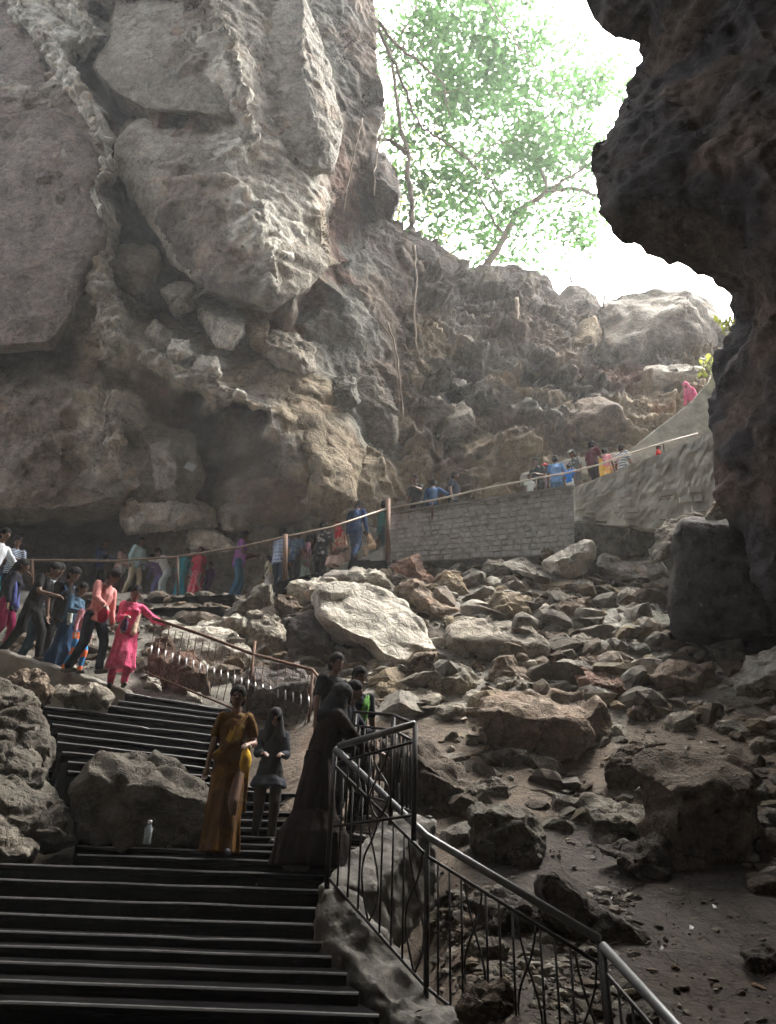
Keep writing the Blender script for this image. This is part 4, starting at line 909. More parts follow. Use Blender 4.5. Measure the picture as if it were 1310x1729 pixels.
def limb(bm, pts, r0, r1, wob=.1):
    P_ = [Vector(p) for p in pts]; out = []; rad = []
    for s in range(len(P_)-1):
        for j in range(5):
            t = j/5; p = P_[s].lerp(P_[s+1], t) + Vector((noise.noise(P_[s]+Vector((t*3, 0, 0))), noise.noise(P_[s]+Vector((0, t*3, 5))), noise.noise(P_[s]+Vector((9, 0, t*3)))))*wob*(1 if s+j else 0)
            out.append(p)
    out.append(P_[-1]); n = len(out)
    rad = [r0+(r1-r0)*(i/(n-1))**.8 for i in range(n)]
    tube(bm, out, rad, 7)
def tree(name, label, trunk, branches, blobs, mat, r=.3, size=.2, group='trees growing on the rim of the opening'):
    base = at(*trunk[0]); root = empty(name, tuple(base)); tag(root, label, 'tree', group)
    bm = bmesh.new(); limb(bm, [at(*p) for p in trunk], r, r*.45)
    child_of(link('trunk', bm, M_BARK), root)
    for bpts, br in branches:
        bm = bmesh.new(); limb(bm, [at(*p) for p in bpts], br, br*.25, .15)
        for _ in range(3+len(bpts)*2):      # twigs
            k = TR.randrange(len(bpts)-1); a = at(*bpts[k]).lerp(at(*bpts[k+1]), TR.random())
            d = Vector((TR.uniform(-1, 1), TR.uniform(-1, 1), TR.uniform(-.2, .8))).normalized()*TR.uniform(.6, 1.7)
            limb(bm, [a, a+d*.5+Vector((0, 0, .1)), a+d], br*.3, .008, .08)
        child_of(link('branch', bm, M_BARK), root)
    leaves('crown', blobs, mat, root, size)
    return root
tree('leaning_tree', 'tree with a curved trunk leaning right from the rim boulder',
     [(812, 462, 25), (835, 430, 25), (858, 385, 25), (880, 352, 25), (925, 325, 25.3), (965, 318, 25.5), (1010, 330, 26)],
     [([(905, 338, 25.1), (950, 305, 25), (985, 285, 25), (1015, 262, 25)], .13), ([(850, 400, 25), (820, 350, 26), (790, 300, 26), (740, 270, 26)], .09), ([(925, 325, 25.3), (900, 250, 26), (860, 170, 26)], .09)],
     [(960, 230, 26, 75, 2, 1700), (880, 240, 27, 70, 2, 1700), (800, 300, 27, 75, 2, 1200), (930, 330, 26, 70, 2, 800), (860, 430, 26, 50, 1, 220), (780, 400, 26, 50, 1, 350), (990, 390, 27, 30, 1, 250), (1100, 240, 27, 80, 2, 700), (1010, 150, 26, 40, 2, 500), (850, 360, 26, 60, 2, 500), (700, 200, 26, 45, 2, 400)], M_LEAF, .2, .23)
tree('rim_tree', 'gnarled pale tree at the left edge of the opening',
     [(694, 396, 22), (697, 350, 22), (688, 300, 22.2), (690, 260, 22.4), (675, 215, 22.5), (668, 150, 22.5), (660, 90, 22.6), (700, 20, 23), (720, -80, 23)],
     [([(690, 260, 22.4), (655, 235, 22.4), (625, 240, 22)], .14), ([(660, 90, 22.6), (635, 40, 22.4), (600, -20, 22)], .12), ([(632, 30, 19), (672, 80, 19.3), (702, 100, 19.6), (745, 135, 20), (760, 200, 20.5)], .10), ([(640, 50, 19.2), (668, 110, 19.4), (690, 170, 19.8), (706, 208, 20), (750, 240, 20.4), (790, 270, 20.8), (830, 305, 21), (855, 345, 21.5)], .085), ([(706, 208, 20), (680, 225, 20), (672, 230, 20)], .04), ([(790, 270, 20.8), (830, 245, 21), (870, 240, 21)], .04), ([(800, -40, 21), (835, 20, 21), (870, 75, 21), (900, 110, 21), (930, 150, 21), (965, 180, 21), (1000, 185, 21)], .05)],
     [(700, 60, 23, 55, 2, 800), (760, 40, 23, 70, 2, 1700), (830, 60, 24, 65, 2, 1700), (860, 130, 24, 60, 2, 1500), (770, 150, 23, 65, 2, 1300), (720, 270, 23, 45, 1, 450), (740, 340, 23, 55, 1, 420), (800, -120, 24, 110, 2, 1500), (700, -100, 23, 80, 2, 600), (930, 60, 24, 40, 1, 300), (990, 150, 24, 30, 1, 250)], M_LEAF, .15, .22)
tree('sunlit_shrub_tree', 'small yellow-green sunlit tree low at the left of the opening',
     [(668, 400, 26), (672, 360, 26), (680, 320, 26)], [([(672, 360, 26), (700, 330, 26), (730, 300, 26)], .05)],
     [(675, 365, 26, 22, 1, 260), (720, 320, 26, 45, 1, 320), (665, 250, 26, 40, 1, 260), (690, 390, 26, 18, .5, 100), (760, 420, 26, 40, 1, 160), (710, 180, 26, 50, 1, 260)], M_LEAFY, .08, .14)
tree('thin_sapling', 'thin bare sapling rising from the pointed rim boulder',
     [(966, 478, 24), (960, 445, 24), (950, 410, 24), (935, 390, 24)], [([(950, 410, 24), (975, 385, 24), (965, 360, 24)], .015)], [(940, 395, 24, 30, .6, 90)], M_LEAF, .05, .11)
tree('slender_sapling', 'slender sapling left of the biggest rim boulder',
     [(1018, 520, 23), (1022, 480, 23), (1030, 440, 23), (1030, 405, 23)], [([(1030, 440, 23), (1040, 420, 23), (1050, 400, 23)], .012)], [(1028, 400, 23, 14, .5, 110)], M_LEAF, .045, .1)
# small leafy plants by the right wall and a hanging root
def plant(label, x, y, Y, sp, n, mat=M_LEAFY):
    root = empty('leafy_plant', tuple(at(x, y+14, Y))); tag(root, label, 'plant', 'leafy plants by the right cave wall')
    bm = bmesh.new()
    for k in range(5): limb(bm, [at(x, y+14, Y), at(x+TR.uniform(-8, 8), y, Y), at(x+TR.uniform(-15, 15), y-10, Y)], .02, .006, .03)
    child_of(link('stem', bm, M_BARK), root)
    b2 = bmesh.new()
    for i in range(n):
        c = at(x+TR.gauss(0, sp), y+TR.gauss(0, sp), Y+TR.gauss(0, .2)); s = TR.uniform(.06, .14)
        a = Vector((TR.uniform(-1, 1), TR.uniform(-1, 1), TR.uniform(-1, 1))).normalized(); b = a.orthogonal().normalized()
        b2.faces.new([b2.verts.new(p) for p in (c-a*s, c+b*s*.5, c+a*s, c-b*s*.5)])
    child_of(link('foliage', b2, mat, smooth=False), root)
plant('bright green leaves hanging where the right wall meets the sky', 1234, 545, 13, 9, 90)
plant('yellow-green plant just above the pink hooded figure', 1196, 618, 17.5, 9, 90)
def vine(label, pts, r=.03):
    bm = bmesh.new(); P_ = [at(*p) for p in pts]; limb(bm, P_, r, r*.6, .06)
    c = P_[-1]
    for v in bm.verts: v.co -= c
    o = link('hanging_root', bm, plain('dry_root', (.3, .24, .18), .9, 0, .3, 8, .3)); o.location = c
    tag(o, label, 'root', 'roots hanging down the back slope')
vine('long pale root hanging beside the green flowstone', [(655, 545, 18.5), (668, 590, 18.3), (676, 640, 18.2), (682, 725, 18.2)], .035)
vine('second thin root close behind the long pale one', [(640, 540, 18.6), (662, 575, 18.4), (672, 640, 18.3), (675, 700, 18.3)], .02)
vine('brown root trailing from the root-covered rim boulder', [(700, 415, 20.0), (703, 470, 19.6), (700, 540, 19.2), (706, 600, 18.9)], .045)
vine('short stump-like root below the dark rim boulder', [(872, 505, 21.2), (874, 530, 20.9), (872, 550, 20.7)], .09)
vine('root crossing the upper left wall under the tree', [(612, 200, 17.4), (600, 250, 17.3), (585, 320, 17.2), (580, 360, 17.1)], .03)
vine('pale root curling beside the skyline knob', [(652, 190, 17.3), (640, 240, 17.1), (632, 290, 17.0), (632, 330, 17.1)], .04)
# ------------------------------------------------------------------ people
DG = None
def fuse(bm, voxel, smooth=2, noise_amp=0, nsc=9, zs=.35, seed=0, parent=None, name='body', mat=None):
    me = bpy.data.meshes.new('tmp'); bm.to_mesh(me); bm.free()
    o = bpy.data.objects.new('tmp', me); COL.objects.link(o)
    r = o.modifiers.new('r', 'REMESH'); r.mode = 'VOXEL'; r.voxel_size = voxel
    if smooth:
        s_ = o.modifiers.new('s', 'SMOOTH'); s_.factor = .5; s_.iterations = smooth
    dg = bpy.context.evaluated_depsgraph_get(); e = o.evaluated_get(dg)
    m2 = bpy.data.meshes.new_from_object(e, depsgraph=dg)
    bpy.data.objects.remove(o); bpy.data.meshes.remove(me)
    if noise_amp:
        n = len(m2.vertices); no = [v.normal.copy() for v in m2.vertices]
        for v, nn in zip(m2.vertices, no):
            p = Vector((v.co.x*nsc+seed, v.co.y*nsc, v.co.z*nsc*zs))
            v.co += nn*noise_amp*(noise.noise(p)+.5*noise.noise(p*2.3))
    m2.name = name
    return link(name, m2, mat, parent)
def ball(bm, c, r, rot=None, seg=14):
    if not isinstance(r, (tuple, list)): r = (r, r, r)
    mt = Matrix.Translation(Vector(c)) @ (rot.to_4x4() if rot else Matrix.Identity(4)) @ Matrix.Diagonal((*r, 1))
    bmesh.ops.create_uvsphere(bm, u_segments=seg, v_segments=seg//2+1, radius=1, matrix=mt)
def rcone(bm, a, b, ra, rb, seg=12, flat=None):
    a, b = Vector(a), Vector(b); d = b-a; L = d.length
    if L < 1e-5: return
    q = d.to_track_quat('Z', 'Y').to_matrix().to_4x4()
    mt = Matrix.Translation((a+b)/2) @ q
    bmesh.ops.create_cone(bm, cap_ends=True, segments=seg, radius1=ra, radius2=rb, depth=L, matrix=mt)
    ball(bm, a, ra, seg=10); ball(bm, b, rb, seg=10)
def loft(bm, secs, n=40, fold=0, nf=7, ph=0):
    """secs: (centre, rx, ry, fold amount)"""
    rings = []
    for (c, rx, ry, fa) in secs:
        c = Vector(c)
        rings.append([bm.verts.new((c.x+rx*math.cos(t)*(1+fa*math.sin(nf*t+ph)+fa*.5*math.sin((nf*2+1)*t+ph*2)), c.y+ry*math.sin(t)*(1+fa*math.sin(nf*t+ph)+fa*.5*math.sin((nf*2+1)*t+ph*2)), c.z)) for t in [2*math.pi*k/n for k in range(n)]])
    for A, C in zip(rings, rings[1:]):
        for k in range(n): bm.faces.new((A[k], A[(k+1) % n], C[(k+1) % n], C[k]))
    bm.faces.new(rings[0][::-1]); bm.faces.new(rings[-1])
def ik(a, t, l1, l2, pole):
    a, t, pole = Vector(a), Vector(t), Vector(pole); d = t-a; L = min(d.length, (l1+l2)*.995); dn = d.normalized()
    x = (l1*l1-l2*l2+L*L)/(2*L); h = math.sqrt(max(0, l1*l1-x*x))
    p = (pole - dn*pole.dot(dn))
    if p.length < 1e-4: p = Vector((0, 1, 0))
    p.normalize()
    return a+dn*x+p*h, a+dn*L
CM = {}
def cloth(col, pattern='plain', col2=(.6, .6, .62), scale=22):
    key = (tuple(col), pattern, tuple(col2), scale)
    if key in CM: return CM[key]
    m, N, L, P = newmat('cloth_'+pattern)
    tc = N.new('ShaderNodeTexCoord'); co = tc.outputs['Object']
    base = col
    sx = N.new('ShaderNodeSeparateXYZ'); L.new(co, sx.inputs[0])
    def band(sock, sc, duty, ph=0):
        a = N.new('ShaderNodeMath'); a.operation = 'MULTIPLY_ADD'; a.inputs[1].default_value = sc; a.inputs[2].default_value = ph+100; L.new(sock, a.inputs[0])
        b = N.new('ShaderNodeMath'); b.operation = 'FRACT'; L.new(a.outputs[0], b.inputs[0])
        c = N.new('ShaderNodeMath'); c.operation = 'LESS_THAN'; c.inputs[1].default_value = duty; L.new(b.outputs[0], c.inputs[0]); return c.outputs[0]
    if pattern == 'stripes': base = mixc(N, L, band(sx.outputs[2], scale, .45), col, col2)
    elif pattern == 'plaid':
        c1 = mixc(N, L, band(sx.outputs[2], scale, .4), col, col2)
        h = N.new('ShaderNodeMath'); h.operation = 'ADD'; L.new(sx.outputs[0], h.inputs[0]); L.new(sx.outputs[1], h.inputs[1])
        f = N.new('ShaderNodeMath'); f.operation = 'MULTIPLY'; f.inputs[1].default_value = .6; L.new(band(h.outputs[0], scale, .4, .3), f.inputs[0])
        base = mixc(N, L, f.outputs[0], c1, col2)
    elif pattern == 'print':
        v = N.new('ShaderNodeTexVoronoi'); v.inputs['Scale'].default_value = scale; L.new(co, v.inputs['Vector'])
        r = ramp(N, L, v.outputs['Distance'], [(.3, 1.0), (.42, 0.0)]); base = mixc(N, L, r.outputs[0], col, col2)
    elif pattern == 'border':
        base = mixc(N, L, ramp(N, L, noise_node(N, L, co, 3.2, 3).outputs[0], [(.5, 0.0), (.56, 1.0)]).outputs[0], col, col2)
    n = noise_node(N, L, co, 9, 6, .65); r = ramp(N, L, n.outputs[0], [(.3, .7), (.7, 1.25)])
    c = mixc(N, L, 1.0, base, r.outputs[0], 'MULTIPLY'); L.new(c, P.inputs['Base Color'])
    P.inputs['Roughness'].default_value = .85; P.inputs['Specular IOR Level'].default_value = .2
    P.inputs['Specular IOR Level'].default_value = .1
    b = N.new('ShaderNodeBump'); b.inputs['Strength'].default_value = .4; b.inputs['Distance'].default_value = .02
    n2 = noise_node(N, L, co, 26, 4, .6); L.new(n2.outputs[0], b.inputs['Height']); L.new(b.outputs[0], P.inputs['Normal'])
    CM[key] = m; return m
M_SKIN = plain('brown_skin', (.15, .08, .052), .5, 0, .12, 12, .1)
M_HAIR = plain('black_hair', (.010, .009, .009), .85, 0, .3, 40, .6, .15)
M_GREYHAIR = plain('grey_hair', (.4, .4, .4), .6, 0, .3, 40, .5)
M_EYE = plain('eye', (.05, .035, .03), .2, 0, .1, 5, 0)
M_LIP = plain('lips', (.16, .06, .05), .5, 0, .1, 5, 0)
M_SHOE = plain('shoe_leather', (.03, .025, .02), .5, 0, .3, 20, .1)
HANG = 'hang'
def person(label, px, head, Y, H=1.65, yaw=0, lean=4, nod=8, top=((.2, .2, .3), 'plain'), sleeve='short', bottom=None, skirt=None, kurta=0, hair='short', L=HANG, R=HANG, stride=.12, z=None, vox=.016, group=None, scarf=None, drape=None, bag=None, surf=None, squat=0, hood=None, cap=None, female=False, face=False, shoes=True):
    if group == Q2: Y = 16.80 + .45*hsh(px, 3)
    p = at(px, head, Y); zz = p.z - H*(1-.3*squat) if z is None else z
    if surf is not None:
        sz = surf(p.x)
        if sz is not None:
            H = max(H*.86, min(H*1.12, p.z - sz)) if not squat else H; zz = sz
    s = H/1.68
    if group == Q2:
        up_ = lambda c: (tuple(min(.75, v*1.7+.01) for v in c[0]),)+tuple(c[1:])  # queue clothes brightened in colour, standing in for light on the path
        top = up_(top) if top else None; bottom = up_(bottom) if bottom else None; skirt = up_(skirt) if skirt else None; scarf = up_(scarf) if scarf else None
    root = empty('person', (p.x, p.y, zz), math.radians(yaw)); tag(root, label, 'person', group or 'visitors walking through the cave')
    V = lambda x, y, z_: Vector((x, y, z_))*s
    ln = math.radians(lean); fw = lambda v, a: Vector((v[0], v[1]*math.cos(a)-v[2]*math.sin(a), v[1]*math.sin(a)+v[2]*math.cos(a)))
    P = V(0, 0, .90 - .45*squat - stride*.18); up = Vector((0, -math.sin(ln), math.cos(ln))); X = Vector((1, 0, 0)); F = Vector((0, -math.cos(ln), -math.sin(ln)))
    C = P + up*.36*s; NK = P + up*.52*s
    nd = math.radians(lean*.6+nod); hup = Vector((0, -math.sin(nd), math.cos(nd))); hf = Vector((0, -math.cos(nd), -math.sin(nd)))
    HD = NK + hup*.165*s + hf*.015*s
    sw = (.155 if female else .175)*s
    SH = {1: C+up*.105*s+X*sw, -1: C+up*.105*s-X*sw}
    HIP = {1: P+X*.085*s, -1: P-X*.085*s}
    foot = {1: V(.095, -stride, .07), -1: V(-.095, stride, .07)}
    if squat: foot = {1: V(.12, -.30, .07), -1: V(-.12, -.24, .07)}
    AN, KN, EL, WR = {}, {}, {}, {}
    for k in (1, -1):
        KN[k], AN[k] = ik(HIP[k], foot[k], .42*s, .42*s, (0.05*k, -1, .1))
        tgt = L if k == 1 else R
        if tgt == HANG: t = SH[k] + V(.07*k, -.05, -.52)
        elif tgt == 'front': t = SH[k] + V(-.06*k, -.30, -.30)
        elif tgt == 'phone': t = SH[k] + V(-.04*k, -.33, -.20)
        elif tgt == 'rail': t = SH[k] + V(.02*k, -.42, -.24)
        elif tgt == 'side': t = SH[k] + V(.40*k, -.14, -.26)
        elif tgt == 'head': t = SH[k] + V(-.05*k, -.12, .22)
        elif tgt == 'back': t = SH[k] + V(.06*k, .14, -.48)
        else: t = SH[k] + V(*tgt)
        EL[k], WR[k] = ik(SH[k], t, .275*s, .25*s, (.35*k, .8, -.5))
    # one continuous body
    bm = bmesh.new()
    ball(bm, P+V(0, 0, .0), (.145*s, .10*s, .12*s)); rcone(bm, P, C, .105*s, .115*s)
    ball(bm, C-up*.03*s, (.15*s, .10*s, .16*s)); ball(bm, C+up*.08*s, (.165*s, .075*s, .07*s))
    if female:
        for k in (1, -1): ball(bm, C+F*.075*s+X*.06*k*s-up*.01*s, .055*s)
    rcone(bm, C+up*.1*s, NK+hup*.05*s, .062*s, .052*s)
    hr = hup.cross(-X).normalized()
    rotm = Matrix((X, -hf, hup)).transposed()
    ball(bm, HD+hup*.015*s, (.074*s, .092*s, .098*s), rotm, 18); ball(bm, HD-hup*.055*s+hf*.022*s, (.052*s, .062*s, .056*s), rotm)
    ball(bm, HD+hf*.093*s-hup*.018*s, (.014*s, .02*s, .022*s), rotm, 8); ball(bm, HD+hf*.074*s-hup*.062*s, (.024*s, .014*s, .011*s), rotm, 8)
    ball(bm, HD+hf*.078*s+hup*.028*s, (.05*s, .014*s, .012*s), rotm, 8)
    for k in (1, -1):
        ball(bm, HD+X*.076*k*s-hup*.01*s-hf*.005*s, (.012*s, .022*s, .03*s), rotm, 8)
        rcone(bm, SH[k]-X*.02*k*s, EL[k], .05*s, .038*s); rcone(bm, EL[k], WR[k], .038*s, .024*s)
        rcone(bm, HIP[k], KN[k], .080*s, .056*s); rcone(bm, KN[k], AN[k], .055*s, .034*s)
        ball(bm, KN[k].lerp(AN[k], .3)+V(0, .015, 0), (.048*s, .052*s, .09*s))
        rcone(bm, AN[k]-V(0, -.02, .03), AN[k]+V(.01*k, -.13, -.045), .032*s, .024*s); 
        # hand: palm, four unequal bent fingers, thumb
        d = (WR[k]-EL[k]).normalized(); sd = d.cross(Vector((0, 0, 1)) if abs(d.z) < .8 else Vector((0, 1, 0))).normalized(); pn = sd.cross(d).normalized()
        pm = WR[k]+d*.05*s; rcone(bm, WR[k], pm+d*.02*s, .022*s, .026*s); ball(bm, pm, (.036*s, .017*s, .045*s), Matrix((sd, pn, d)).transposed(), 10)
        fr_ = max(.0085*s, vox*.62)
        for j, (o_, l_) in enumerate(((-.028, .062), (-.010, .074), (.009, .068), (.027, .052))):
            a_ = pm+d*.035*s+sd*o_*s; b_ = a_+d*l_*.5*s-pn*.008*s; c_ = b_+d*l_*.4*s-pn*.03*s
            rcone(bm, a_, b_, fr_, fr_*.95, 6); rcone(bm, b_, c_, fr_*.95, fr_*.8, 6)
        a_ = pm-d*.015*s-sd*.030*s*k; b_ = a_-sd*.028*s*k+d*.03*s-pn*.012*s; c_ = b_+d*.028*s-pn*.012*s
        rcone(bm, a_, b_, fr_*1.2, fr_, 6); rcone(bm, b_, c_, fr_, fr_*.85, 6)
    fuse(bm, vox, 2, parent=root, name='body', mat=M_SKIN)
    if face or vox <= .013:
        for k in (1, -1):
            b2 = bmesh.new(); ball(b2, HD+hf*.083*s+X*.03*k*s+hup*.008*s, (.014*s, .01*s, .009*s), rotm, 10); link('eye', b2, M_EYE, root)
        b2 = bmesh.new(); ball(b2, HD+hf*.089*s-hup*.056*s, (.022*s, .008*s, .008*s), rotm, 10); link('lips', b2, M_LIP, root)
    # top
    if top:
        bm = bmesh.new(); g = .016*s
        ball(bm, C-up*.03*s, (.15*s+g, .105*s+g, .17*s)); ball(bm, C+up*.085*s, (.16*s+g, .078*s+g, .066*s+g)); rcone(bm, P+up*.03*s, C, .118*s+g, .12*s+g)
        ball(bm, P+up*.02*s, (.145*s+g, .108*s+g, .10*s)); ball(bm, C+up*.15*s, (.065*s, .06*s, .035*s))
        if female:
            for k in (1, -1): ball(bm, C+F*.075*s+X*.06*k*s-up*.01*s, .058*s+g*.5)
        for k in (1, -1):
            rcone(bm, SH[k]-X*.02*k*s, EL[k] if sleeve == 'long' else SH[k].lerp(EL[k], .62), .058*s+g*.6, .05*s+g*.5)
            if sleeve == 'long': rcone(bm, EL[k], EL[k].lerp(WR[k], .88), .045*s+g*.5, .034*s+g*.4)
        if kurta:
            zb = P.z - kurta*s; fm = (KN[1]+KN[-1])/2
            loft(bm, [(P+V(0, 0, .12), .15*s, .12*s, 0), (P-V(0, 0, .06), .175*s, .14*s, .02), (P.lerp(Vector((fm.x, fm.y*.7, zb)), .6), .20*s, .17*s+stride*.3, .05), (Vector((fm.x*.5, fm.y*.5, zb)), .225*s, .18*s+stride*.5, .08)], fold=1, nf=6, ph=px)
        else:
            loft(bm, [(P+V(0, 0, .10), .15*s, .115*s, 0), (P-V(0, 0, .10), .162*s, .128*s, .03)], nf=5, ph=px)
        fuse(bm, vox, 1, .014*s, 9, .4, px, root, 'shirt' if not kurta else 'tunic', cloth(*top))
    if bottom:
        bm = bmesh.new()
        ball(bm, P-V(0, 0, .01), (.155*s, .115*s, .12*s))
        for k in (1, -1):
            rcone(bm, HIP[k], KN[k], .094*s, .072*s); rcone(bm, KN[k], AN[k]+V(0, 0, .03), .070*s, .056*s)
        fuse(bm, vox, 1, .013*s, 10, .45, px+3, root, 'trousers', cloth(*bottom))
    if skirt:
        bm = bmesh.new(); zb = .03*s; fy = (AN[1].y+AN[-1].y)/2
        w_ = skirt[-1] if len(skirt) > 2 else .2; sp = stride*.9
        loft(bm, [(P+V(0, 0, .14), .135*s, .105*s, 0), (P-V(0, 0, .05), .168*s, .132*s, .02), (P.lerp(V(0, 0, 0), .45), .172*s, .14*s+sp*.3, .05), (V(0, fy/s, .30), (w_*.92)*s, .155*s+sp*.8, .08), (V(0, fy/s, .03), w_*s, .17*s+sp, .11)], nf=8, ph=px)
        fuse(bm, vox, 1, .010*s, 9, .3, px+3, root, 'skirt', cloth(*(skirt[:2] if len(skirt) < 4 else skirt[:3])))
    if drape:      # saree end or long scarf: across the chest, over one shoulder, down the back
        bm = bmesh.new(); sg = drape[-1]
        g = .03*s; n = 26; R_ = []
        path = [P+X*(-.16*sg*s)+F*.08*s+V(0, 0, .0), P+F*.16*s+V(0, 0, .13), C+F*.15*s+X*.05*sg*s, C+up*.13*s+X*.115*sg*s+F*.06*s, C+up*.155*s+X*.125*sg*s-F*.02*s, C+X*.12*sg*s-F*.13*s, P+X*.13*sg*s-F*.16*s+V(0, 0, .0), V(.13*sg, 0, .42)+Vector((0, P.y-F.y*.0+.17*s, 0))]
        wd = [.16, .17, .13, .085, .075, .10, .13, .15]
        for i in range(n):
            t = i/(n-1)*(len(path)-1); k = min(int(t), len(path)-2); f = t-k; c = path[k].lerp(path[k+1], f); ww = (wd[k]*(1-f)+wd[k+1]*f)*s
            dr = (path[k+1]-path[k]).normalized(); ac = dr.cross(F if k in (0, 1, 2) else (up if k in (3, 4) else -F))
            ac = ac.normalized() if ac.length > .1 else X
            if k in (3, 4): ac = X*(1)
            R_.append([(c+ac*ww*(u-.5)+(F if k < 3 else (up if k < 5 else -F))*(.012*s*math.sin(u*17+t)-.25*ww*(2*u-1)**2)) for u in [q/10 for q in range(11)]])
        G = [[bm.verts.new(p_) for p_ in r] for r in R_]
        for a, b in zip(G, G[1:]):
            for q in range(10): bm.faces.new((a[q], a[q+1], b[q+1], b[q]))
        o_ = link('drape', bm, cloth(*(drape[:2] if len(drape) < 4 else drape[:3])), root); sm = o_.modifiers.new('thick', 'SOLIDIFY'); sm.thickness = .008
    if shoes:
        for k in (1, -1):
            bm = bmesh.new(); rcone(bm, AN[k]+V(0, .03, -.035), AN[k]+V(.01*k, -.14, -.045), .042*s, .034*s); fuse(bm, max(vox, .012), 1, parent=root, name='shoe', mat=M_SHOE)
    # head covering
    if hood:
        bm = bmesh.new()
        ball(bm, HD+hup*.02*s-hf*.02*s, (.10*s, .115*s, .122*s), rotm, 18); rcone(bm, HD-hf*.06*s-hup*.05*s, C+up*.1*s-F*.05*s, .085*s, .12*s)
        for k in (1, -1): rcone(bm, HD+X*.06*k*s-hf*.02*s, C+up*.06*s+X*.09*k*s+F*.06*s, .045*s, .075*s)
        rcone(bm, C+up*.1*s+X*.1*s, C+up*.1*s-X*.1*s, .085*s, .085*s)
        fuse(bm, vox, 2, .008*s, 9, .5, px, root, 'head_scarf', cloth(*hood))
    elif hair:
        bm = bmesh.new(); hm_ = M_GREYHAIR if hair == 'grey' else M_HAIR
        ball(bm, HD+hup*.042*s-hf*.016*s, (.092*s, .104*s, .098*s), rotm, 18); ball(bm, HD-hup*.02*s-hf*.045*s, (.083*s, .072*s, .09*s), rotm)
        if hair == 'bun': ball(bm, HD-hf*.115*s-hup*.02*s, .048*s)
        if hair == 'long': rcone(bm, HD-hf*.08*s, C-F*.12*s, .07*s, .07*s); rcone(bm, C-F*.12*s, P+up*.12*s-F*.13*s, .065*s, .035*s)
        if hair == 'braid': rcone(bm, HD-hf*.09*s-hup*.05*s, C-F*.12*s, .03*s, .028*s); rcone(bm, C-F*.12*s, P-F*.13*s, .028*s, .016*s)
        fuse(bm, vox*.9, 1, .005*s, 30, .6, px, root, 'hair', hm_)
    if cap:
        bm = bmesh.new(); ball(bm, HD+hup*.062*s-hf*.005*s, (.086*s, .098*s, .068*s), rotm, 16); ball(bm, HD+hup*.045*s+hf*.10*s, (.06*s, .06*s, .010*s), rotm, 12)
        fuse(bm, vox*.8, 1, parent=root, name='cap', mat=cloth(*cap))
    if scarf:
        bm = bmesh.new()
        ring = [C+up*.13*s + X*math.cos(t)*.125*s - F*math.sin(t)*.085*s for t in [math.pi*q/8*1.0 for q in range(9)]]
        for a, b in zip(ring, ring[1:]): rcone(bm, a, b, .035*s, .035*s, 8)
        for k in (1, -1): rcone(bm, C+up*.12*s+X*.12*k*s, P+F*.13*s+X*.08*k*s, .045*s, .05*s, 8)
        fuse(bm, vox, 1, .01, 12, .4, px, root, 'scarf', cloth(*scarf))
    if bag:
        bm = bmesh.new(); kind, col = bag
        if kind == 'backpack':
            c = C-F*.19*s-up*.04*s; ball(bm, c, (.14*s, .09*s, .19*s)); ball(bm, c-F*.05*s-up*.07*s, (.11*s, .06*s, .09*s))
            for k in (1, -1):
                rcone(bm, C+up*.16*s+X*.10*k*s, C+F*.135*s+X*.10*k*s+up*.03*s, .018*s, .018*s, 6); rcone(bm, C+F*.135*s+X*.10*k*s+up*.03*s, C-F*.05*s+X*.15*k*s-up*.14*s, .018*s, .018*s, 6)
            fuse(bm, vox*.8, 1, .006, 14, 1, px, root, 'backpack', cloth(col))
        else:
            k = 1 if kind == 'bagL' else -1
            c = WR[k]+V(0, -.02, -.16); ball(bm, c, (.06*s, .10*s, .12*s)); rcone(bm, c+V(0, .05, .08), WR[k]+V(0, -.02, -.02), .012*s, .012*s, 6); rcone(bm, c+V(0, -.05, .08), WR[k]+V(0, -.04, -.02), .012*s, .012*s, 6)
            b = fuse(bm, .012, 1, .006, 14, 1, px, None, 'handbag', cloth(col)); b.location = root.location; b.rotation_euler = root.rotation_euler
            tag(b, bag_label.get(px, 'bag'), 'bag')
    return root
bag_label = {404: 'small yellow cloth bag on the arm of the woman in the mustard saree', 230: 'dark purple handbag held by the woman in pink on the stair top', 180: 'crimson shoulder bag beside the man in the pink shirt', 647: 'turquoise cloth bag carried by the green-clad person at the wall end'}
NAVY, BLK, DEN, WHT = (.02, .03, .07), (.012, .012, .014), (.05, .09, .18), (.62, .64, .66)
def surf_of(pts):
    def f(x):
        for (a, za), (b, zb) in zip(pts, pts[1:]):
            if a <= x <= b: return za+(zb-za)*(x-a)/(b-a)
        return pts[0][1] if x < pts[0][0] else pts[-1][1]
    return f
ramp_z = surf_of([(p.x, p.z-.02) for p in path_line]+[(path_line[-1].x+.2, path_line[-1].z)])
path_z = surf_of([(p[0], p[2]) for p in PATH])
P_ = person
Q1 = 'people coming down the upper stair'; Q2 = 'people queueing on the level path'; Q3 = 'people on the sloping path above the wall'; Q4 = 'people in the dark on the near landing'
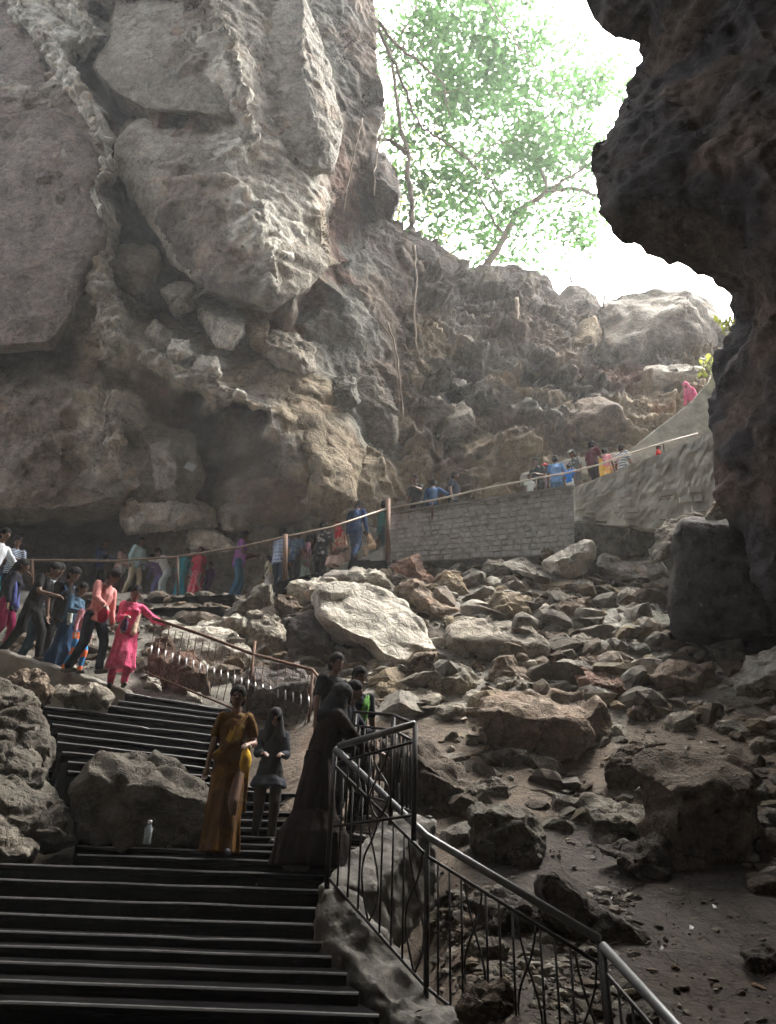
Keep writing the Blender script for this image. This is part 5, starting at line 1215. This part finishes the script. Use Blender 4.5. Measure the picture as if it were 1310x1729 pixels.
# near group on the ramp
P_('man in white shirt and teal trousers cut by the left edge', 4, 893, 12.6, 1.75, 70, 8, 5, ((.62, .66, .72), 'plain'), 'long', ((.03, .25, .26), 'plain'), L='side', group=Q1, stride=.2)
P_('boy in blue and white striped tee peeping over the rail at the far left', 33, 910, 13.9, 1.5, 20, 4, 5, ((.06, .14, .32), 'stripes', (.65, .68, .7), 26), 'short', (NAVY, 'plain'), group=Q1)
P_('long-haired woman in black top with dark red and magenta trousers', 33, 943, 12.2, 1.6, 100, 5, 8, ((.02, .02, .03), 'plain'), 'long', ((.30, .02, .10), 'plain'), hair='long', surf=ramp_z, group=Q1, female=True, scarf=((.10, .12, .35), 'plain'), vox=.013)
P_('man in black tee striding downhill with one leg stretched behind', 76, 945, 11.7, 1.68, 85, 12, 22, (BLK, 'plain'), 'short', (BLK, 'plain'), L='hang', R='front', stride=.25, surf=ramp_z, group=Q1, vox=.012)
P_('man in blue and white plaid shirt behind the man in black tee', 97, 936, 12.4, 1.72, 60, 6, 20, ((.25, .38, .50), 'plaid', (.66, .72, .76), 11), 'short', ((.03, .06, .09), 'plain'), surf=ramp_z, group=Q1, vox=.013)
P_('man with dark jacket and blue straps walking behind the patterned scarf', 122, 942, 12.3, 1.7, 60, 8, 20, (BLK, 'plain'), 'long', (BLK, 'plain'), bag=('backpack', (.06, .11, .22)), surf=ramp_z, group=Q1, vox=.013)
P_('woman in dark blue dress with grey and white patterned shawl', 130, 985, 11.6, 1.5, 70, 10, 15, ((.05, .10, .16), 'plain'), 'long', skirt=((.015, .04, .09), 'plain', .22), scarf=((.42, .45, .44), 'print', (.1, .15, .2), 14), L='front', R='front', hair='bun', group=Q1, female=True, surf=ramp_z, vox=.012)
P_('child in dusty pink with blue and orange trousers behind the pink-shirted man', 148, 1013, 11.3, 1.2, 70, 6, 10, ((.36, .16, .20), 'print', (.5, .35, .35), 30), 'long', ((.05, .25, .55), 'stripes', (.85, .22, .08), 4), group=Q1, surf=ramp_z, vox=.012)
P_('man in salmon pink long-sleeved shirt and dark jeans looking down', 180, 958, 10.95, 1.72, 65, 9, 38, ((.62, .26, .25), 'plain'), 'long', ((.02, .03, .05), 'plain'), L='hang', R=(-.05, -.30, -.40), stride=.2, bag=('bagR', (.35, .02, .05)), surf=ramp_z, group=Q1, vox=.010)
P_('woman in bright pink salwar with cream scarf holding the curled railing', 230, 993, 11.15, 1.58, 25, 5, 22, ((.66, .09, .20), 'print', (.75, .18, .30), 30), 'long', ((.64, .08, .18), 'plain'), kurta=.60, L='side', R='front', bag=('bagR', (.05, .015, .06)), hair='bun', scarf=((.72, .55, .42), 'plain'), female=True, surf=ramp_z, group=Q1, vox=.010, stride=.08)
# queue on the path
P_('man in dark navy shirt leaning on the rail at the left of the queue', 175, 912, 16.9, 1.66, 60, 8, 8, (NAVY, 'plain'), 'long', (BLK, 'plain'), L='rail', R='rail', surf=path_z, group=Q2)
P_('woman with pale pink scarf and brown trousers in the queue', 209, 920, 17.0, 1.6, 75, 6, 8, ((.45, .28, .27), 'plain'), 'long', ((.06, .04, .04), 'plain'), hair='short', scarf=((.62, .45, .43), 'plain'), L='front', R='front', surf=path_z, group=Q2, female=True)
P_('man in light blue shirt and beige trousers in the queue', 238, 908, 17.2, 1.7, 60, 3, 0, ((.30, .42, .52), 'plain'), 'long', ((.30, .26, .18), 'plain'), surf=path_z, group=Q2)
P_('bent person in white and violet leaning over the rail', 288, 935, 16.6, 1.58, -60, 30, 20, ((.55, .60, .68), 'plain'), 'long', ((.40, .46, .52), 'plain'), L='rail', R='rail', surf=path_z, group=Q2)
P_('person in violet leaning beside the bent one in white', 272, 948, 16.9, 1.45, -50, 25, 20, ((.14, .10, .22), 'plain'), 'long', ((.16, .14, .32), 'plain'), L='rail', surf=path_z, group=Q2)
P_('woman in teal dress half hidden behind the red saree', 314, 938, 17.2, 1.55, 30, 3, 8, ((.02, .16, .20), 'plain'), 'long', skirt=((.02, .15, .19), 'plain', .2), hair='bun', surf=path_z, group=Q2, female=True)
P_('woman in dark red saree standing in the queue', 340, 925, 16.7, 1.58, 10, 3, 10, ((.30, .03, .05), 'print', (.5, .08, .08), 30), 'short', skirt=((.32, .03, .05), 'print', .22), drape=((.62, .05, .12), 'plain', 1), hair='bun', surf=path_z, group=Q2, female=True)
P_('small child in dark purple right of the red saree', 358, 950, 16.6, 1.05, -30, 2, 8, ((.07, .03, .09), 'plain'), 'long', ((.05, .03, .08), 'plain'), surf=path_z, group=Q2)
P_('man in violet shirt and teal jeans standing alone by the rail', 410, 896, 16.9, 1.68, 95, 3, 8, ((.26, .10, .32), 'plain'), 'short', ((.02, .08, .13), 'plain'), L='phone', R='front', surf=path_z, group=Q2, stride=.05)
P_('child in pale yellow-green dress beside the tall rusty post', 457, 938, 15.9, 1.05, -100, 4, 8, ((.50, .54, .30), 'plain'), 'short', skirt=((.60, .64, .40), 'stripes', .17), hair='bob' and 'short', surf=path_z, group=Q2, female=True)
P_('man in blue and white plaid shirt behind the tall rusty post', 478, 874, 16.1, 1.72, 150, 4, 8, ((.10, .18, .36), 'plaid', (.66, .70, .76), 10), 'short', ((.02, .03, .05), 'plain'), L='front', surf=path_z, group=Q2)
P_('dark-clothed person right of the tall rusty post', 500, 892, 16.4, 1.6, 150, 6, 8, ((.03, .05, .09), 'print', (.3, .38, .45), 16), 'short', (BLK, 'plain'), surf=path_z, group=Q2)
P_('youth in mauve shirt with dark backpack and pale jeans', 519, 878, 16.5, 1.5, 100, 8, 8, ((.42, .24, .32), 'plain'), 'short', ((.32, .42, .56), 'plain'), bag=('backpack', (.03, .015, .03)), surf=path_z, group=Q2, stride=.22)
P_('man in black with white printed shirt climbing the steps', 548, 848, 16.5, 1.72, 170, 8, 6, ((.02, .02, .025), 'print', (.6, .6, .62), 7), 'short', (BLK, 'plain'), surf=path_z, group=Q2, stride=.18)
P_('woman in red and cream shawl crouching between two men', 583, 903, 16.3, 1.5, -50, 22, 18, ((.40, .27, .20), 'print', (.5, .06, .06), 12), 'long', skirt=((.42, .29, .22), 'print', .24), hood=((.70, .06, .07), 'plain'), squat=.55, surf=path_z, group=Q2, female=True)
P_('man in navy shirt and jeans climbing near the wall end', 603, 842, 16.9, 1.7, 160, 6, 6, ((.03, .06, .16), 'plain'), 'long', ((.025, .045, .10), 'plain'), surf=path_z, group=Q2, stride=.2)
P_('small child in tan crouching on the step by the wall end', 630, 920, 16.2, .95, -80, 30, 20, ((.36, .25, .15), 'plain'), 'short', ((.38, .28, .18), 'plain'), squat=.5, surf=path_z, group=Q2)
P_('person in dark green at the left end of the block wall', 647, 845, 16.7, 1.66, 120, 3, 6, ((.02, .09, .08), 'plain'), 'long', ((.02, .05, .05), 'plain'), L='phone', bag=('bagL', (.02, .55, .60)), surf=path_z, group=Q2)
# above the wall
P_('man in black shirt leftmost above the block wall', 704, 806, 16.9, 1.7, -30, 8, 8, (BLK, 'plain'), 'short', (BLK, 'plain'), L='rail', group=Q3, surf=path_z)
P_('man in blue denim shirt leaning on the wall handrail', 731, 806, 16.9, 1.68, 170, 10, 8, ((.06, .12, .25), 'plain'), 'long', (BLK, 'plain'), L='hang', R='side', group=Q3, surf=path_z)
P_('man in black with pale face turned towards the rail', 764, 798, 16.9, 1.72, 60, 4, 8, ((.015, .02, .04), 'plain'), 'short', (BLK, 'plain'), L='front', group=Q3, surf=path_z)
P_('small child in white at the left of the crowd on the ramp', 893, 802, 16.9, 1.15, 20, 3, 6, ((.60, .66, .64), 'plain'), 'short', (WHT, 'plain'), group=Q3, surf=path_z)
P_('man in dark grey shirt at the left of the ramp crowd', 907, 776, 17.2, 1.66, -40, 5, 8, ((.03, .04, .045), 'plain'), 'short', (BLK, 'plain'), L='front', R='front', group=Q3, surf=path_z)
P_('person in red cap behind the light blue shirt', 919, 770, 17.7, 1.6, -20, 4, 8, ((.35, .25, .27), 'plain'), 'short', (BLK, 'plain'), cap=((.75, .10, .10), 'plain'), group=Q3, surf=path_z)
P_('man in light blue shirt with his back to the rail', 936, 768, 17.0, 1.68, 160, 4, 8, ((.16, .32, .58), 'plain'), 'short', ((.08, .16, .28), 'plain'), group=Q3, surf=path_z)
P_('child in bright blue top and white trousers on the ramp', 959, 784, 16.7, 1.25, 150, 3, 6, ((.02, .18, .62), 'plain'), 'short', (WHT, 'plain'), group=Q3, surf=path_z)
P_('man in white cap and mottled grey shirt on the ramp', 969, 762, 17.3, 1.66, -60, 5, 8, ((.12, .13, .12), 'print', (.52, .52, .5), 14), 'short', ((.1, .1, .1), 'plain'), cap=((.68, .68, .66), 'plain'), group=Q3, surf=path_z)
P_('man in maroon shirt with one arm raised on the ramp', 996, 745, 17.1, 1.72, 120, 3, 6, ((.10, .02, .035), 'plain'), 'short', ((.03, .02, .03), 'plain'), R='phone', group=Q3, surf=path_z)
P_('woman in pink and yellow saree among the ramp crowd', 1019, 756, 17.0, 1.58, 150, 3, 6, ((.68, .28, .32), 'plain'), 'short', skirt=((.80, .42, .06), 'print', .2), drape=((.85, .55, .10), 'plain', 1), hair='bun', group=Q3, surf=path_z, female=True)
P_('man in grey and white striped tee, rightmost of the ramp crowd', 1046, 750, 17.0, 1.66, 130, 4, 6, ((.16, .19, .24), 'stripes', (.62, .65, .66), 12), 'short', ((.06, .07, .09), 'plain'), group=Q3, surf=path_z)
P_('child in red barely showing above the plastered wall', 1109, 753, 16.7, 1.0, 60, 3, 6, ((.65, .06, .06), 'plain'), 'short', (BLK, 'plain'), group=Q3)
P_('pink hooded figure high on the parapet at the upper right', 1167, 648, 18.6, 1.55, -60, 25, 18, ((.75, .16, .32), 'plain'), 'long', skirt=((.7, .14, .30), 'plain', .2), hood=((.8, .22, .38), 'plain'), group=Q3, female=True)
# dark figures near the landing
P_('woman in mustard yellow saree stepping down in the middle of the stairs', 404, 1166, 7.55, 1.56, 4, 2, 4, ((.10, .05, .010), 'plain'), 'short', skirt=((.085, .04, .009), 'border', (.14, .068, .01), .19), drape=((.12, .06, .01), 'border', (.38, .23, .02), 1), hair='bun', L=(.03, -.26, -.32), R=(-.07, -.04, -.54), female=True, face=True, z=1.96, bag=('bagL', (.55, .33, .03)), vox=.0075, group=Q4, stride=.10)
P_('small hooded person in dark clothes behind the yellow saree', 466, 1198, 8.35, 1.38, 10, 3, 6, ((.03, .035, .045), 'plain'), 'long', ((.03, .025, .02), 'plain'), hood=((.04, .04, .045), 'plain'), L='front', R='front', face=True, vox=.010, group=Q4, kurta=.2)
P_('tall figure in long dark brown robe and black head scarf at the landing handrail', 545, 1158, 7.25, 1.72, 112, 16, 8, ((.016, .010, .009), 'plain'), 'long', skirt=((.016, .010, .009), 'plain', .28), hood=((.018, .019, .022), 'plain'), L=(.0, -.40, -.22), R=(-.02, -.40, -.30), female=True, vox=.010, z=1.85, stride=.20, group=Q4)
P_('man in black, tallest head beside the curled railing end', 562, 1106, 9.0, 1.72, 40, 5, 8, ((.015, .015, .02), 'plain'), 'short', (BLK, 'plain'), L='front', group=Q4, vox=.013)
P_('person with green cloth over the shoulder near the landing handrail', 602, 1129, 8.5, 1.66, 30, 5, 8, ((.02, .022, .03), 'plain'), 'short', (BLK, 'plain'), drape=((.10, .28, .05), 'plain', 1), group=Q4, vox=.013)
P_('dark head in profile between the brown robe and the black-clad man', 585, 1150, 8.1, 1.6, 80, 6, 8, ((.015, .018, .03), 'plain'), 'long', (BLK, 'plain'), L='rail', group=Q4, vox=.013)
# ------------------------------------------------------------------ small things
m, N, L, PB = newmat('clear_plastic'); PB.inputs['Base Color'].default_value = (.8, .9, .95, 1); PB.inputs['Roughness'].default_value = .08; PB.inputs['Transmission Weight'].default_value = .8; PB.inputs['IOR'].default_value = 1.3
bt = empty('water_bottle', tuple(at(247, 1425, 7.45))); tag(bt, 'clear plastic water bottle with white cap standing below the large rounded boulder', 'bottle')
bm = bmesh.new()
loft(bm, [((0, 0, 0), .030, .030, 0), ((0, 0, .01), .036, .036, 0), ((0, 0, .06), .033, .033, 0), ((0, 0, .07), .036, .036, 0), ((0, 0, .13), .036, .036, 0), ((0, 0, .165), .016, .016, 0), ((0, 0, .175), .014, .014, 0)], n=20)
link('bottle_body', bm, m, bt)
bm = bmesh.new(); loft(bm, [((0, 0, .174), .019, .019, 0), ((0, 0, .200), .019, .019, 0), ((0, 0, .203), .015, .015, 0)], n=16); link('cap', bm, plain('white_plastic', (.8, .8, .8), .4, 0, .05, 5, 0), bt)
# pale notice plate fixed in the hollow of the left wall
c = at(321, 788, wy(14.9)-.1); bm = bmesh.new(); bmesh.ops.create_cube(bm, size=1, matrix=Matrix.Diagonal((.26, .03, .2, 1))); bmesh.ops.bevel(bm, geom=list(bm.edges), offset=.006, segments=2, affect='EDGES')
pl_ = link('notice_plate', bm, plain('faded_white_board', (.55, .6, .6), .6, 0, .2, 5, 0), smooth=False); pl_.location = c; pl_.rotation_euler = (.1, .35, .2); tag(pl_, 'small pale tilted plate in the dark hollow of the left wall', 'plate')
# scraps of paper and plastic litter on the slope
M_LIT = plain('scrap_paper', (.75, .75, .75), .5, 0, .1, 5, 0); bm = bmesh.new()
for (x, y) in [(999, 1168), (1184, 1256), (1100, 1257), (1272, 1258), (1088, 1243), (922, 1353), (1118, 1606), (1168, 1571), (1220, 1712), (1126, 1548), (1032, 1522), (960, 1368), (850, 1240), (1207, 1535), (640, 1290)]:
    Y = ground_y(x, y); p = at(x, y, Y-.03); s = .007+.011*hsh(x, y); a = hsh(y, x)*6
    q = [p+Vector((math.cos(a+k*1.57)*s*(1+.6*(k % 2)), math.sin(a+k*1.57)*s, .01+.015*((k*7) % 3))) for k in range(4)]
    lo = [v-Vector((0, 0, .004)) for v in q]
    vs = [bm.verts.new(v) for v in q+lo]
    for f in ((0, 1, 2, 3), (7, 6, 5, 4), (0, 4, 5, 1), (1, 5, 6, 2), (2, 6, 7, 3), (3, 7, 4, 0)): bm.faces.new([vs[i] for i in f])
tag(link('litter', bm, M_LIT, smooth=False), kind='stuff')
# ------------------------------------------------------------------ misty air lit through the opening
bm = bmesh.new(); bmesh.ops.create_cube(bm, size=1)
for v in bm.verts: v.co = Vector((v.co.x*90, 15+v.co.y*84, 35+v.co.z*80))
hm = bpy.data.materials.new('misty_air'); hm.use_nodes = True; N = hm.node_tree.nodes; N.clear()
pv = N.new('ShaderNodeVolumePrincipled'); pv.inputs['Color'].default_value = (.93, .97, 1, 1); pv.inputs['Density'].default_value = .0014
pv.inputs['Anisotropy'].default_value = .35
ou = N.new('ShaderNodeOutputMaterial'); hm.node_tree.links.new(pv.outputs[0], ou.inputs['Volume'])
hz = link('haze', bm, hm, smooth=False); tag(hz, kind='stuff')
